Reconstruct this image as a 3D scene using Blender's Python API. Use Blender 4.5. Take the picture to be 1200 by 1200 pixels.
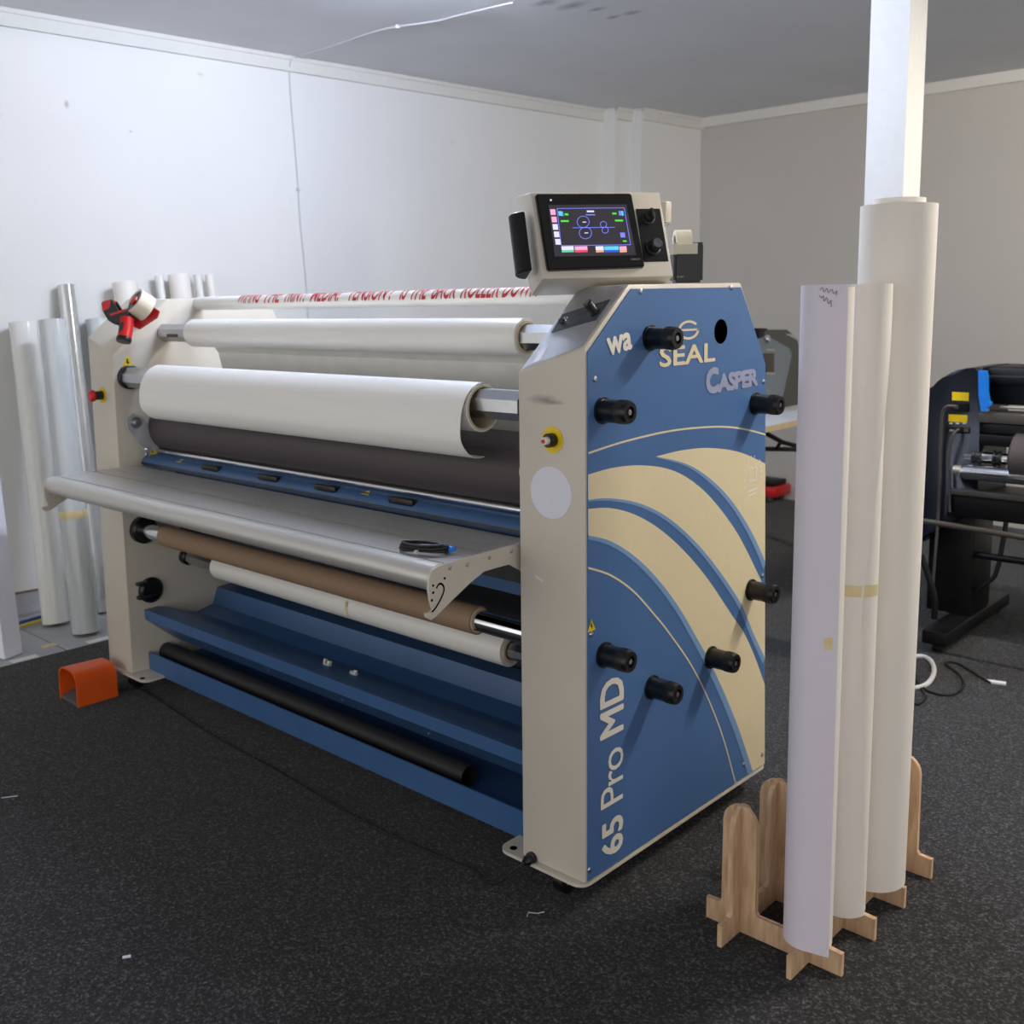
import bpy, bmesh, math, random
import numpy as np
from mathutils import Vector, Matrix
random.seed(7)
for o in list(bpy.data.objects): bpy.data.objects.remove(o, do_unlink=True)
SC = bpy.context.scene
COL = SC.collection
V = Vector
# ------------------------------------------------------------------ camera
FPX, CX, CY = 1212.5245, 565.02, 529.243           # focal length and principal point for a 1200 px frame
_yaw, _pit, _rol = [math.radians(a) for a in (133.44901, -8.01055, -0.85116)]
CF = V((math.cos(_pit)*math.cos(_yaw), math.cos(_pit)*math.sin(_yaw), math.sin(_pit)))
_r = V((math.sin(_yaw), -math.cos(_yaw), 0)); _u = _r.cross(CF)
CR = math.cos(_rol)*_r + math.sin(_rol)*_u
CU = -math.sin(_rol)*_r + math.cos(_rol)*_u
CL = V((1.3216, -1.7112, 1.3601))
cam = bpy.data.cameras.new('camera'); camo = bpy.data.objects.new('camera', cam); COL.objects.link(camo)
M = Matrix.Identity(4)
for i in range(3):
    M[i][0] = CR[i]; M[i][1] = CU[i]; M[i][2] = -CF[i]; M[i][3] = CL[i]
camo.matrix_world = M
cam.sensor_width = 36; cam.sensor_fit = 'HORIZONTAL'; cam.lens = FPX/1200*36
cam.shift_x = (600-CX)/1200; cam.shift_y = -(600-CY)/1200
cam.clip_start = 0.05
cam.dof.use_dof = True; cam.dof.focus_distance = 2.35; cam.dof.aperture_fstop = 5.0
SC.camera = camo
# ------------------------------------------------------------------ world, exposure
w = bpy.data.worlds.new('world'); SC.world = w; w.use_nodes = True
w.node_tree.nodes['Background'].inputs[0].default_value = (1.0, 0.975, 0.95, 1)
w.node_tree.nodes['Background'].inputs[1].default_value = 0.90
SC.view_settings.view_transform = 'Standard'; SC.view_settings.look = 'None'
SC.view_settings.exposure = 0.56; SC.view_settings.gamma = 1.0; SC.view_settings.use_curve_mapping = False
LAMP_COOL = 185.0; LAMP_WARM = 430.0

# ------------------------------------------------------------------ pixel -> point helpers (a pixel gives a direction only)
def ray(px): return (px[0]-CX)/FPX*CR - (px[1]-CY)/FPX*CU + CF
def on(px, ax, val):
    d = ray(px); return CL + d*((val-CL[ax])/d[ax])
def onpl(px, P0, n):
    d = ray(px); return CL + d*((V(P0)-CL).dot(n)/d.dot(n))
def near(px, P, e):
    d = ray(px); P = V(P); e = V(e).normalized(); w0 = P-CL
    b = e.dot(d); c = d.dot(d); s = (b*d.dot(w0)-c*e.dot(w0))/(c-b*b); return P+e*s

# ------------------------------------------------------------------ materials
def lin(c):
    c = c/255
    return c/12.92 if c <= .04045 else ((c+.055)/1.055)**2.4
def rgb(*c): return (lin(c[0]), lin(c[1]), lin(c[2]), 1)
MATS = {}
def mat(name, col, rough=.5, metal=0, var=.06, scale=30, bump=0, bscale=200, spec=.5, coat=0, emit=None, es=0, trans=0, alpha=1, stretch=None, spots=None, sss=0):
    m = bpy.data.materials.new(name); m.use_nodes = True; nt = m.node_tree; N = nt.nodes; L = nt.links
    b = N['Principled BSDF']; b.inputs['Roughness'].default_value = rough; b.inputs['Metallic'].default_value = metal
    b.inputs['Specular IOR Level'].default_value = spec; b.inputs['Coat Weight'].default_value = coat
    b.inputs['Transmission Weight'].default_value = trans; b.inputs['Alpha'].default_value = alpha
    c = rgb(*col)
    tc = N.new('ShaderNodeTexCoord'); src = tc.outputs['Object']
    if stretch:
        mp = N.new('ShaderNodeMapping'); mp.inputs['Scale'].default_value = stretch; L.new(src, mp.inputs[0]); src = mp.outputs[0]
    out = None
    if var:
        n = N.new('ShaderNodeTexNoise'); n.inputs['Scale'].default_value = scale; n.inputs['Detail'].default_value = 4; L.new(src, n.inputs['Vector'])
        r = N.new('ShaderNodeValToRGB'); r.color_ramp.elements[0].position = .3; r.color_ramp.elements[1].position = .7
        r.color_ramp.elements[0].color = [x*(1-var) for x in c[:3]]+[1]; r.color_ramp.elements[1].color = [min(1, x*(1+var)) for x in c[:3]]+[1]
        L.new(n.outputs['Fac'], r.inputs[0]); out = r.outputs[0]
    else:
        rg = N.new('ShaderNodeRGB'); rg.outputs[0].default_value = c; out = rg.outputs[0]
    for (p, rad, sc, amt) in (spots or []):          # dirt marks with a shape of their own, fixed to the surface
        g = N.new('ShaderNodeNewGeometry'); mp = N.new('ShaderNodeMapping'); mp.vector_type = 'POINT'
        mp.inputs['Location'].default_value = [-p[i]*sc[i] for i in range(3)]; mp.inputs['Scale'].default_value = sc; L.new(g.outputs['Position'], mp.inputs[0])
        ln = N.new('ShaderNodeVectorMath'); ln.operation = 'LENGTH'; L.new(mp.outputs[0], ln.inputs[0])
        ns = N.new('ShaderNodeTexNoise'); ns.inputs['Scale'].default_value = 14; L.new(g.outputs['Position'], ns.inputs['Vector'])
        ad = N.new('ShaderNodeMath'); ad.operation = 'MULTIPLY_ADD'; ad.inputs[1].default_value = rad*1.2; L.new(ns.outputs['Fac'], ad.inputs[0]); L.new(ln.outputs['Value'], ad.inputs[2])
        mr = N.new('ShaderNodeMapRange'); mr.inputs[1].default_value = rad*.7; mr.inputs[2].default_value = rad*1.7; mr.inputs[3].default_value = amt; mr.inputs[4].default_value = 0
        L.new(ad.outputs[0], mr.inputs[0])
        mx = N.new('ShaderNodeMixRGB'); mx.inputs[2].default_value = (.05, .05, .055, 1); L.new(mr.outputs[0], mx.inputs[0]); L.new(out, mx.inputs[1]); out = mx.outputs[0]
    L.new(out, b.inputs['Base Color'])
    if bump:
        n2 = N.new('ShaderNodeTexNoise'); n2.inputs['Scale'].default_value = bscale; n2.inputs['Detail'].default_value = 3; L.new(src, n2.inputs['Vector'])
        bp = N.new('ShaderNodeBump'); bp.inputs['Strength'].default_value = bump; bp.inputs['Distance'].default_value = .002; L.new(n2.outputs['Fac'], bp.inputs['Height']); L.new(bp.outputs[0], b.inputs['Normal'])
    if emit: b.inputs['Emission Color'].default_value = rgb(*emit); b.inputs['Emission Strength'].default_value = es
    MATS[name] = m; return m

def carpet_mat():
    m = bpy.data.materials.new('carpet'); m.use_nodes = True; nt = m.node_tree; N = nt.nodes; L = nt.links; b = N['Principled BSDF']
    b.inputs['Roughness'].default_value = .95; b.inputs['Specular IOR Level'].default_value = .12; b.inputs['Sheen Weight'].default_value = .15
    tc = N.new('ShaderNodeTexCoord')
    n = N.new('ShaderNodeTexNoise'); n.inputs['Scale'].default_value = 150; n.inputs['Detail'].default_value = 4; n.inputs['Roughness'].default_value = .8; L.new(tc.outputs['Object'], n.inputs['Vector'])
    r = N.new('ShaderNodeValToRGB'); e = r.color_ramp.elements; e[0].position = .42; e[0].color = rgb(13, 14, 16); e[1].position = .68; e[1].color = rgb(122, 122, 125)
    x = e.new(.54); x.color = rgb(40, 41, 44); L.new(n.outputs['Fac'], r.inputs[0])
    n2 = N.new('ShaderNodeTexNoise'); n2.inputs['Scale'].default_value = 3; n2.inputs['Detail'].default_value = 4; L.new(tc.outputs['Object'], n2.inputs['Vector'])
    mr = N.new('ShaderNodeMapRange'); mr.inputs[3].default_value = .82; mr.inputs[4].default_value = 1.18; L.new(n2.outputs['Fac'], mr.inputs[0])
    mx = N.new('ShaderNodeMixRGB'); mx.blend_type = 'MULTIPLY'; mx.inputs[0].default_value = 1; L.new(r.outputs[0], mx.inputs[1]); L.new(mr.outputs[0], mx.inputs[2])
    L.new(mx.outputs[0], b.inputs['Base Color'])
    bp = N.new('ShaderNodeBump'); bp.inputs['Strength'].default_value = .8; bp.inputs['Distance'].default_value = .004; L.new(n.outputs['Fac'], bp.inputs['Height']); L.new(bp.outputs[0], b.inputs['Normal'])
    MATS['carpet'] = m
def ply_mat():
    m = bpy.data.materials.new('plywood'); m.use_nodes = True; nt = m.node_tree; N = nt.nodes; L = nt.links; b = N['Principled BSDF']; b.inputs['Roughness'].default_value = .6
    tc = N.new('ShaderNodeTexCoord'); mp = N.new('ShaderNodeMapping'); mp.inputs['Scale'].default_value = (30, 30, 4); L.new(tc.outputs['Object'], mp.inputs[0])
    n = N.new('ShaderNodeTexNoise'); n.inputs['Scale'].default_value = 3; n.inputs['Detail'].default_value = 6; L.new(mp.outputs[0], n.inputs['Vector'])
    r = N.new('ShaderNodeValToRGB'); r.color_ramp.elements[0].position = .3; r.color_ramp.elements[0].color = rgb(186, 150, 116); r.color_ramp.elements[1].position = .7; r.color_ramp.elements[1].color = rgb(222, 190, 156)
    L.new(n.outputs['Fac'], r.inputs[0]); L.new(r.outputs[0], b.inputs['Base Color']); MATS['plywood'] = m

ceil_px = [((640, 3), .08), ((672, 6), .09), ((700, 11), .05), ((742, 15), .06), ((719, 20), .05)]
H = 2.65
WD = V((math.cos(math.radians(85.0866)), math.sin(math.radians(85.0866)), 0)); WN = V((WD.y, -WD.x, 0)); WA = V((-3.344, .2626, 0))   # left wall line, room-side normal
def onwall(px, off=0): return onpl(px, WA+WN*off, WN)
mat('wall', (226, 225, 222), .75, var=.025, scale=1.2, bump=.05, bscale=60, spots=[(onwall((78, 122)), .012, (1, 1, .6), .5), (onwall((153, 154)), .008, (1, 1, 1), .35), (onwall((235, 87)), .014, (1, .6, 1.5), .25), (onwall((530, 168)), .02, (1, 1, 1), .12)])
mat('wall_back', (192, 189, 183), .75, var=.03, scale=1.2, bump=.05, bscale=60)  # wall paint darkened, weaker light at the back is put into the colour
mat('ceiling', (222, 223, 226), .85, var=.03, scale=2, spots=[(on(p, 2, H), r, (1, 1.8, 1), .5) for p, r in ceil_px])
mat('cornice', (216, 214, 208), .6, var=.02)
mat('skirting', (172, 172, 174), .6); mat('skirt_cap', (120, 96, 80), .6)
mat('concrete', (176, 178, 180), .6, var=.1, scale=8); mat('joint', (40, 40, 42), .9, var=0); mat('floor_tape', (238, 238, 240), .5)
carpet_mat(); ply_mat()
mat('column', (232, 232, 230), .55, var=.02)
mat('cream', (205, 198, 186), .42, var=.03, scale=6, bump=.03, bscale=500, spots=[(on((637, 469), 1, 0), .03, (.7, 1, 2.6), .55), (on((650, 472), 1, 0), .02, (.7, 1, 4), .45)])
mat('cream_far', (205, 198, 184), .42, var=.03, scale=6)
mat('blue_panel', (74, 110, 160), .33, var=.03, scale=5)
mat('print_cream', (226, 212, 176), .4, var=.015); mat('print_light', (118, 154, 198), .4, var=.02); mat('print_white', (232, 226, 214), .4, var=.02)
mat('sticker_grey', (150, 154, 182), .5, var=.05); mat('sticker_stamp', (240, 238, 232), .5, var=0)
mat('blue_paint', (62, 98, 144), .36, var=.06, scale=9); mat('black_plastic', (16, 16, 18), .35, var=.1); mat('knob_ridge', (26, 26, 28), .6, var=.1)
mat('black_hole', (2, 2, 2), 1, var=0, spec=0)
mat('steel', (190, 192, 196), .28, 1, var=.04); mat('chrome', (225, 228, 232), .1, 1, var=.02); mat('dark_steel', (70, 72, 76), .35, .9, var=.1)
mat('aluminium', (204, 202, 198), .34, .5, var=.06, scale=3, stretch=(1, 60, 60), bump=.03, bscale=30)
mat('chamfer_plate', (236, 238, 242), .38, .8, var=.05, scale=20); mat('grey_plate', (84, 90, 100), .35, .6, var=.3, scale=40)
mat('film_white', (238, 236, 230), .3, var=.015, scale=3, coat=.25); mat('paper_white', (240, 238, 234), .5, var=.02, scale=4, stretch=(1, 12, 12)); mat('core_card', (206, 190, 160), .8)
mat('web_white', (234, 233, 224), .45, var=.05, scale=14)
mat('black_rubber', (74, 67, 69), .55, var=.06, scale=5, stretch=(.3, 8, 8)); mat('kraft', (150, 124, 100), .7, var=.05, scale=4, stretch=(.5, 8, 8))
mat('black_tube', (30, 29, 31), .6, var=.2, scale=10, stretch=(.5, 6, 6))
mat('yellow', (232, 200, 10), .45, var=.03); mat('black_ink', (14, 14, 14), .6, var=0); mat('red', (200, 30, 34), .35, var=.05); mat('white_sticker', (226, 226, 238), .55, var=.02)
mat('red_ink', (190, 40, 48), .5, var=.05)
mat('orange', (232, 92, 20), .42, var=.05, scale=8); mat('pedal_grey', (90, 90, 92), .6)
mat('cable_black', (14, 14, 15), .5, var=0); mat('cable_white', (200, 200, 200), .5, var=0); mat('blue_plastic', (20, 120, 220), .35, var=.05)
mat('screen', (46, 44, 48), .18, emit=(62, 58, 66), es=.35); mat('bezel', (26, 25, 27), .22, var=.05)
for n, c in dict(ui_blue=(122, 134, 255), ui_white=(226, 226, 255), ui_green=(70, 235, 50), ui_cyan=(90, 210, 250), ui_red=(240, 70, 100), ui_navy=(60, 80, 220), ui_orange=(240, 170, 110), ui_teal=(90, 210, 170), ui_pink=(240, 170, 210)).items():
    mat(n, (20, 20, 20), .4, var=0, emit=c, es=.75)
mat('roll_white', (238, 232, 224), .5, var=.012, scale=3); mat('roll_lilac', (224, 218, 230), .5, var=.02, scale=3); mat('masking_tape', (226, 208, 160), .6); mat('pen_ink', (84, 70, 110), .6, var=0)
mat('film_clear', (226, 232, 232), .16, var=.05, scale=4, stretch=(14, 14, .6), coat=.5, trans=.25); mat('film_pearl', (232, 232, 226), .22, var=.04, scale=5, stretch=(14, 14, .6), coat=.4); mat('film_silver', (206, 208, 208), .18, .6, var=.08, scale=6, stretch=(14, 14, .4))
mat('board_white', (238, 240, 250), .5, var=.01)
mat('navy', (13, 17, 28), .4, var=.05, spec=.3); mat('printer_black', (9, 9, 11), .45, var=.1, spec=.3); mat('printer_grey', (70, 66, 60), .5, var=.1)
mat('wire_yellow', (220, 190, 30), .5, var=0); mat('wire_blue', (30, 90, 170), .5, var=0)
mat('desk_top', (216, 222, 232), .4, var=.03); mat('desk_edge', (212, 190, 150), .6, var=.05); mat('cutter_grey', (112, 122, 130), .4, var=.04); mat('cutter_dark', (74, 74, 68), .45); mat('smoke_glass', (60, 52, 50), .2)
mat('tape_cream', (232, 224, 204), .4, var=.02); mat('label_silver', (176, 172, 156), .35, .5, var=.05)
mat('tube_cool', (255, 255, 255), .5, var=0, emit=(220, 231, 255), es=LAMP_COOL); mat('tube_warm', (255, 255, 255), .5, var=0, emit=(255, 245, 230), es=LAMP_WARM)
mat('lamp_body', (230, 230, 230), .5)
mat('clear_plastic', (226, 226, 226), .2, var=0, trans=.3)

# ------------------------------------------------------------------ mesh helpers
def box(bm, a, b, bev=0):
    a = V(a); b = V(b); r = bmesh.ops.create_cube(bm, size=1); vs = r['verts']
    for v in vs: v.co = V([(a[i]+b[i])/2+v.co[i]*(b[i]-a[i]) for i in range(3)])
    if bev: bmesh.ops.bevel(bm, geom=list({e for v in vs for e in v.link_edges}), offset=bev, segments=2, affect='EDGES', profile=.5)
def frame(d):
    d = V(d).normalized(); a = V((0, 0, 1)) if abs(d.z) < .9 else V((1, 0, 0)); x = a.cross(d).normalized(); return x, d.cross(x)
def ringv(bm, c, x, y, r, n, ph=0): return [bm.verts.new(V(c)+x*(r*math.cos(2*math.pi*i/n+ph))+y*(r*math.sin(2*math.pi*i/n+ph))) for i in range(n)]
def bridge(bm, A, B, close=True):
    n = len(A)
    for i in range(n if close else n-1): bm.faces.new((A[i], A[(i+1) % n], B[(i+1) % n], B[i]))
def cyl(bm, p0, p1, r0, r1=None, n=28, cap=True, ph=0):
    r1 = r0 if r1 is None else r1; p0 = V(p0); p1 = V(p1); x, y = frame(p1-p0)
    A = ringv(bm, p0, x, y, r0, n, ph); B = ringv(bm, p1, x, y, r1, n, ph); bridge(bm, A, B)
    if cap: bm.faces.new(A[::-1]); bm.faces.new(B)
def lathe(bm, p0, d, prof, n=32, ph=0):              # prof: list of (distance along d, radius)
    x, y = frame(d); d = V(d).normalized(); R = [ringv(bm, V(p0)+d*t, x, y, max(r, 1e-5), n, ph) for t, r in prof]
    for a, b in zip(R, R[1:]): bridge(bm, a, b)
    bm.faces.new(R[0][::-1]); bm.faces.new(R[-1])
def pipe(bm, p0, p1, ro, ri, n=40):
    p0 = V(p0); p1 = V(p1); x, y = frame(p1-p0)
    A = ringv(bm, p0, x, y, ro, n); B = ringv(bm, p1, x, y, ro, n); C = ringv(bm, p1, x, y, ri, n); D = ringv(bm, p0, x, y, ri, n)
    bridge(bm, A, B); bridge(bm, B, C); bridge(bm, C, D); bridge(bm, D, A)
def sweep(bm, pts, r, n=8, smooth=1):
    pts = [V(p) for p in pts]
    for _ in range(smooth):
        q = [pts[0]]
        for a, b in zip(pts, pts[1:]): q += [a*.75+b*.25, a*.25+b*.75]
        pts = q+[pts[-1]]
    prev = None; x = None; first = None
    for i, p in enumerate(pts):
        d = (pts[min(i+1, len(pts)-1)]-pts[max(i-1, 0)]).normalized()
        if x is None: x, y = frame(d)
        else:
            x = (x-d*x.dot(d)).normalized(); y = d.cross(x)
        R = ringv(bm, p, x, y, r, n)
        if prev: bridge(bm, prev, R)
        else: first = R
        prev = R
    bm.faces.new(first[::-1]); bm.faces.new(prev)
def prism(bm, A, B):
    a = [bm.verts.new(p) for p in A]; b = [bm.verts.new(p) for p in B]; bridge(bm, a, b); bm.faces.new(a[::-1]); bm.faces.new(b)
def yzprism(bm, poly, x0, x1): prism(bm, [(x0, y, z) for y, z in poly], [(x1, y, z) for y, z in poly])
def flat(bm, pts): bm.faces.new([bm.verts.new(p) for p in pts])
def strip(bm, pts, w, n):                             # flat ribbon of width w along pts in plane with normal n
    pts = [V(p) for p in pts]; L = []
    for i, p in enumerate(pts):
        d = (pts[min(i+1, len(pts)-1)]-pts[max(i-1, 0)]).normalized(); s = d.cross(n).normalized()*w/2; L.append((bm.verts.new(p+s), bm.verts.new(p-s)))
    for a, b in zip(L, L[1:]): bm.faces.new((a[0], a[1], b[1], b[0]))
def disc(bm, c, x, y, r, n=32, ri=0, a0=0, a1=2*math.pi):
    c = V(c); full = abs(a1-a0-2*math.pi) < 1e-6
    if ri == 0 and full: bm.faces.new([bm.verts.new(c+x*(r*math.cos(2*math.pi*i/n))+y*(r*math.sin(2*math.pi*i/n))) for i in range(n)]); return
    prev = None
    for i in range(n+1):
        a = a0+(a1-a0)*i/n; u = x*math.cos(a)+y*math.sin(a); p = (bm.verts.new(c+u*r), bm.verts.new(c+u*ri))
        if prev: bm.faces.new((prev[0], p[0], p[1], prev[1]))
        prev = p
WL = {}
def obj(name, bm, m, parent=None, sharp=35, center=True):
    if isinstance(bm, bmesh.types.BMesh):
        bmesh.ops.recalc_face_normals(bm, faces=bm.faces); me = bpy.data.meshes.new(name); bm.to_mesh(me); bm.free()
    else: me = bm
    if not me.materials: me.materials.append(MATS[m])
    for p in me.polygons: p.use_smooth = True
    me.set_sharp_from_angle(angle=math.radians(sharp))
    co = [v.co for v in me.vertices]; lo = V([min(c[i] for c in co) for i in range(3)]); hi = V([max(c[i] for c in co) for i in range(3)]); c = (lo+hi)/2
    if parent is None: c.z = lo.z
    me.transform(Matrix.Translation(-c)); o = bpy.data.objects.new(name, me); COL.objects.link(o); WL[o] = c
    if parent: o.parent = parent; o.location = c-WL[parent]
    else: o.location = c
    return o
def B(): return bmesh.new()
def thing(name, loc, label, cat, group=None):
    o = bpy.data.objects.new(name, None); COL.objects.link(o); o.location = loc; WL[o] = V(loc); o.empty_display_size = .1; return tag(o, label, cat, group)
def tag(o, label, cat, group=None):
    o['label'] = label; o['category'] = cat
    if group: o['group'] = group
    return o
def lab(o, s): o['label'] = s; return o
def struct(o): o['kind'] = 'structure'; return o
def dupat(o, c, parent):                              # copy of a part, sharing its mesh, centred at world point c
    n = o.copy(); COL.objects.link(n); n.parent = parent; WL[n] = V(c); n.location = V(c)-WL[parent]; return n
def text(name, body, m, parent, org, u, v, width, height, off=0, shear=0, wrap=None, space=1, bold=0):
    cu = bpy.data.curves.new(name, 'FONT'); cu.body = body; cu.offset = off; cu.shear = shear; cu.resolution_u = 3; cu.space_character = space
    t = bpy.data.objects.new(name, cu); COL.objects.link(t); bpy.context.view_layer.update()
    me = bpy.data.meshes.new_from_object(t.evaluated_get(bpy.context.evaluated_depsgraph_get())); bpy.data.objects.remove(t, do_unlink=True)
    me.materials.clear()
    xs = [q.co.x for q in me.vertices]; ys = [q.co.y for q in me.vertices]; x0, x1, y0, y1 = min(xs), max(xs), min(ys), max(ys)
    if wrap:
        bm = B(); bm.from_mesh(me); bmesh.ops.triangulate(bm, faces=bm.faces)
        
        for _ in range(5):
            L_ = [e for e in bm.edges if e.calc_length() > .1]
            if not L_: break
            bmesh.ops.subdivide_edges(bm, edges=L_, cuts=1); bmesh.ops.triangulate(bm, faces=bm.faces)
        bm.to_mesh(me); bm.free()
    if bold:                                          # thicken strokes by layering shifted copies, each a hair above the last
        bm = B(); L0 = [(0, 0)]+[(bold*math.cos(k*math.pi/4), bold*math.sin(k*math.pi/4)) for k in range(8)]
        for k, (dx, dy) in enumerate(L0):
            m2 = me.copy(); m2.transform(Matrix.Translation((dx, dy, k))); bm.from_mesh(m2); bpy.data.meshes.remove(m2)
        bm.to_mesh(me); bm.free(); x0 -= bold; x1 += bold; y0 -= bold; y1 += bold
    nrm = V(u).cross(V(v)).normalized() if u is not None else None
    for q in me.vertices:
        zz = q.co.z
        a = (q.co.x-x0)/(x1-x0)*width; b = (q.co.y-y0)/(y1-y0)*height
        q.co = wrap(a, b) if wrap else V(org)+V(u)*a+V(v)*b+nrm*(zz*.00005)
    o = obj(name, me, m, parent)
    for p in o.data.polygons: p.use_smooth = False
    return o

# ================================================================== ROOM
c0 = on((820, 139.5), 2, H)                            # far corner of the room at ceiling level
YB = c0.y
bm = B(); box(bm, (-2.70, -6, -.05), (7, YB, 0)); FL = struct(obj('floor', bm, 'carpet')); lab(FL, 'dark speckled grey carpet')
for y0, y1 in ((-3.5, .062), (.068, 2.4), (2.406, YB)):
    bm = B(); wx = lambda y: WA.x+(y-WA.y)*WD.x/WD.y; prism(bm, [(wx(y0), y0, -.05), (-2.703, y0, -.05), (-2.703, y1, -.05), (wx(y1), y1, -.05)], [(wx(y0), y0, -.003), (-2.703, y0, -.003), (-2.703, y1, -.003), (wx(y1), y1, -.003)])
    obj('floor_panel', bm, 'concrete', FL)
bm = B(); box(bm, (-3.9, -3.5, -.06), (-2.7, YB, -.051)); obj('floor_joint', bm, 'joint', FL)
for p0, p1, ww in (((14, 776), (40, 770), .03), ((102, 752.5), (127, 747), .03)):
    a = on(p0, 2, 0); b_ = on(p1, 2, 0); a.x = b_.x = -2.735
    bm = B(); box(bm, (-2.755, min(a.y, b_.y), -.0025), (-2.715, max(a.y, b_.y)+.02, -.0015)); obj('floor_tape', bm, 'floor_tape', FL)
bm = B(); p = on((57, 756), 2, 0); box(bm, (p.x-.02, p.y-.03, -.0025), (p.x+.02, p.y+.03, -.0015)); obj('floor_tape', bm, 'masking_tape', FL)
def wallpt(s, off, z): p = WA+WD*s+WN*off; return V((p.x, p.y, z))
def wallprism(s0, s1, o0, o1, z0, z1):
    bm = B(); P = [(s0, o0), (s1, o0), (s1, o1), (s0, o1)]; prism(bm, [wallpt(s, o, z0) for s, o in P], [wallpt(s, o, z1) for s, o in P]); return bm
WLO = struct(obj('wall_left', wallprism(-4, 3.84, -.1, 0, -.05, H), 'wall'))
obj('pilaster', wallprism(3.84, 4.0, -.1, .112, -.05, H), 'wall', WLO)
obj('pilaster', wallprism(4.0, 4.75, -.1, .205, -.05, H), 'wall', WLO)
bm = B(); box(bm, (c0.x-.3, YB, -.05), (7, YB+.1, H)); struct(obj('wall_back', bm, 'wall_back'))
bm = B(); box(bm, (-4.2, -4, H), (7, YB+.1, H+.1)); struct(obj('ceiling', bm, 'ceiling'))
for i, (s0, s1, o) in enumerate(((-4, 3.84, 0), (3.84, 4.0, .112), (4.0, 4.68, .205))):
    t = obj('trim_%d' % (i+1), wallprism(s0, s1+(.012 if i else 0), o, o+.022, H-.075, H), 'cornice'); struct(t)
    obj('cornice_bead', wallprism(s0, s1, o, o+.03, H-.02, H), 'cornice', t)
bm = B(); box(bm, (c0.x, YB-.022, H-.065), (7, YB, H)); struct(obj('trim_4', bm, 'cornice'))
bl = struct(obj('baseboard_left', wallprism(-4, 3.84, 0, .015, 0, .1), 'skirting')); obj('cap_strip', wallprism(-4, 3.84, 0, .017, .1, .107), 'skirt_cap', bl)
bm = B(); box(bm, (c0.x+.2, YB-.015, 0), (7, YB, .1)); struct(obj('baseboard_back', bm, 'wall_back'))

# ceiling lights (outside the frame, they light the room)
def lamp(c, L, ax, tm, label):
    c = V(c); t = thing('ceiling_light', (c.x, c.y, H-.09), label, 'ceiling light'); d = V((1, 0, 0)) if ax == 0 else V((0, 1, 0)); s = V((0, 1, 0)) if ax == 0 else V((1, 0, 0))
    bm = B(); a = c-d*L/2-s*.05; b = c+d*L/2+s*.05; box(bm, (a.x, a.y, H-.045), (b.x, b.y, H), .004); obj('housing', bm, 'lamp_body', t)
    bm = B(); a = c-d*(L/2-.03); b = c+d*(L/2-.03); cyl(bm, (a.x, a.y, H-.07), (b.x, b.y, H-.07), .022, n=20); obj('tube', bm, tm, t)
    for q in (-1, 1):
        e = c+d*q*(L/2-.015); bm = B(); box(bm, (e.x-.01, e.y-.01, H-.078), (e.x+.01, e.y+.01, H-.04), .002); obj('tube_holder', bm, 'lamp_body', t)
    return t
lamp((-1.33, .93, 0), 1.0, 1, 'tube_cool', 'white batten light with a cool tube above the laminator')
lamp((1.38, 1.96, 0), .7, 0, 'tube_warm', 'white batten light with a warm tube beside the white column')

# column
bm = B(); p = on((1012.5, 243), 1, 1.883); q = on((1057.6, 240), 1, 1.883); wc = q.x-p.x
box(bm, (p.x, 1.883, 0), (q.x, 1.883+wc*1.1, H)); struct(lab(obj('pillar', bm, 'column'), 'white square steel column'))

# ================================================================== LAMINATOR
XI, XN, XO = -2.035, -.187, -2.205
ZB = .07
LM = thing('laminator', (-1.1, .4, 0), 'large cream and blue roll laminator with a touchscreen console', 'laminator')
RP = [(0, ZB+.008), (0, 1.272), (.155, 1.402), (.633, 1.408), (.768, 1.203), (.815, ZB+.008)]
LP = [(0, ZB+.008), (0, 1.213), (.218, 1.400), (.633, 1.408), (.768, 1.203), (.815, ZB+.008)]
def cabinet(xin, xout, m):
    bm = B(); prism(bm, [(xin, y, z) for y, z in LP], [(xout, y, z) for y, z in RP])
    bmesh.ops.bevel(bm, geom=[e for e in bm.edges], offset=.004, segments=2, affect='EDGES', profile=.5); return bm
CN = obj('end_cabinet', cabinet(XN, -.002, 0), 'cream', LM, 40); CFAR = obj('end_cabinet', cabinet(XI, XO, 0), 'cream_far', LM, 40)
def plate(x0, x1, y0, y1, r=.03):
    P = []
    for cx_, cy_, a in ((x1-r, y0+r, -90), (x1-r, y1-r, 0), (x0+r, y1-r, 90), (x0+r, y0+r, 180)):
        for k in range(6): an = math.radians(a+18*k); P.append((cx_+r*math.cos(an), cy_+r*math.sin(an)))
    bm = B(); prism(bm, [(x, y, ZB) for x, y in P], [(x, y, ZB+.008) for x, y in P]); return bm
BPN = obj('base_plate', plate(-.256, .001, -.014, .83), 'cream', LM); BPF = obj('base_plate', plate(XO-.001, -1.93, -.014, .83), 'cream', LM)
for (x, y), pr in (((-.225, .01), BPN), ((-1.965, .0), BPF)):
    bm = B(); cyl(bm, (x, y, ZB+.008), (x, y, ZB+.009), .009, n=14); obj('bolt_hole', bm, 'black_hole', pr)
wheel = None
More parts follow.
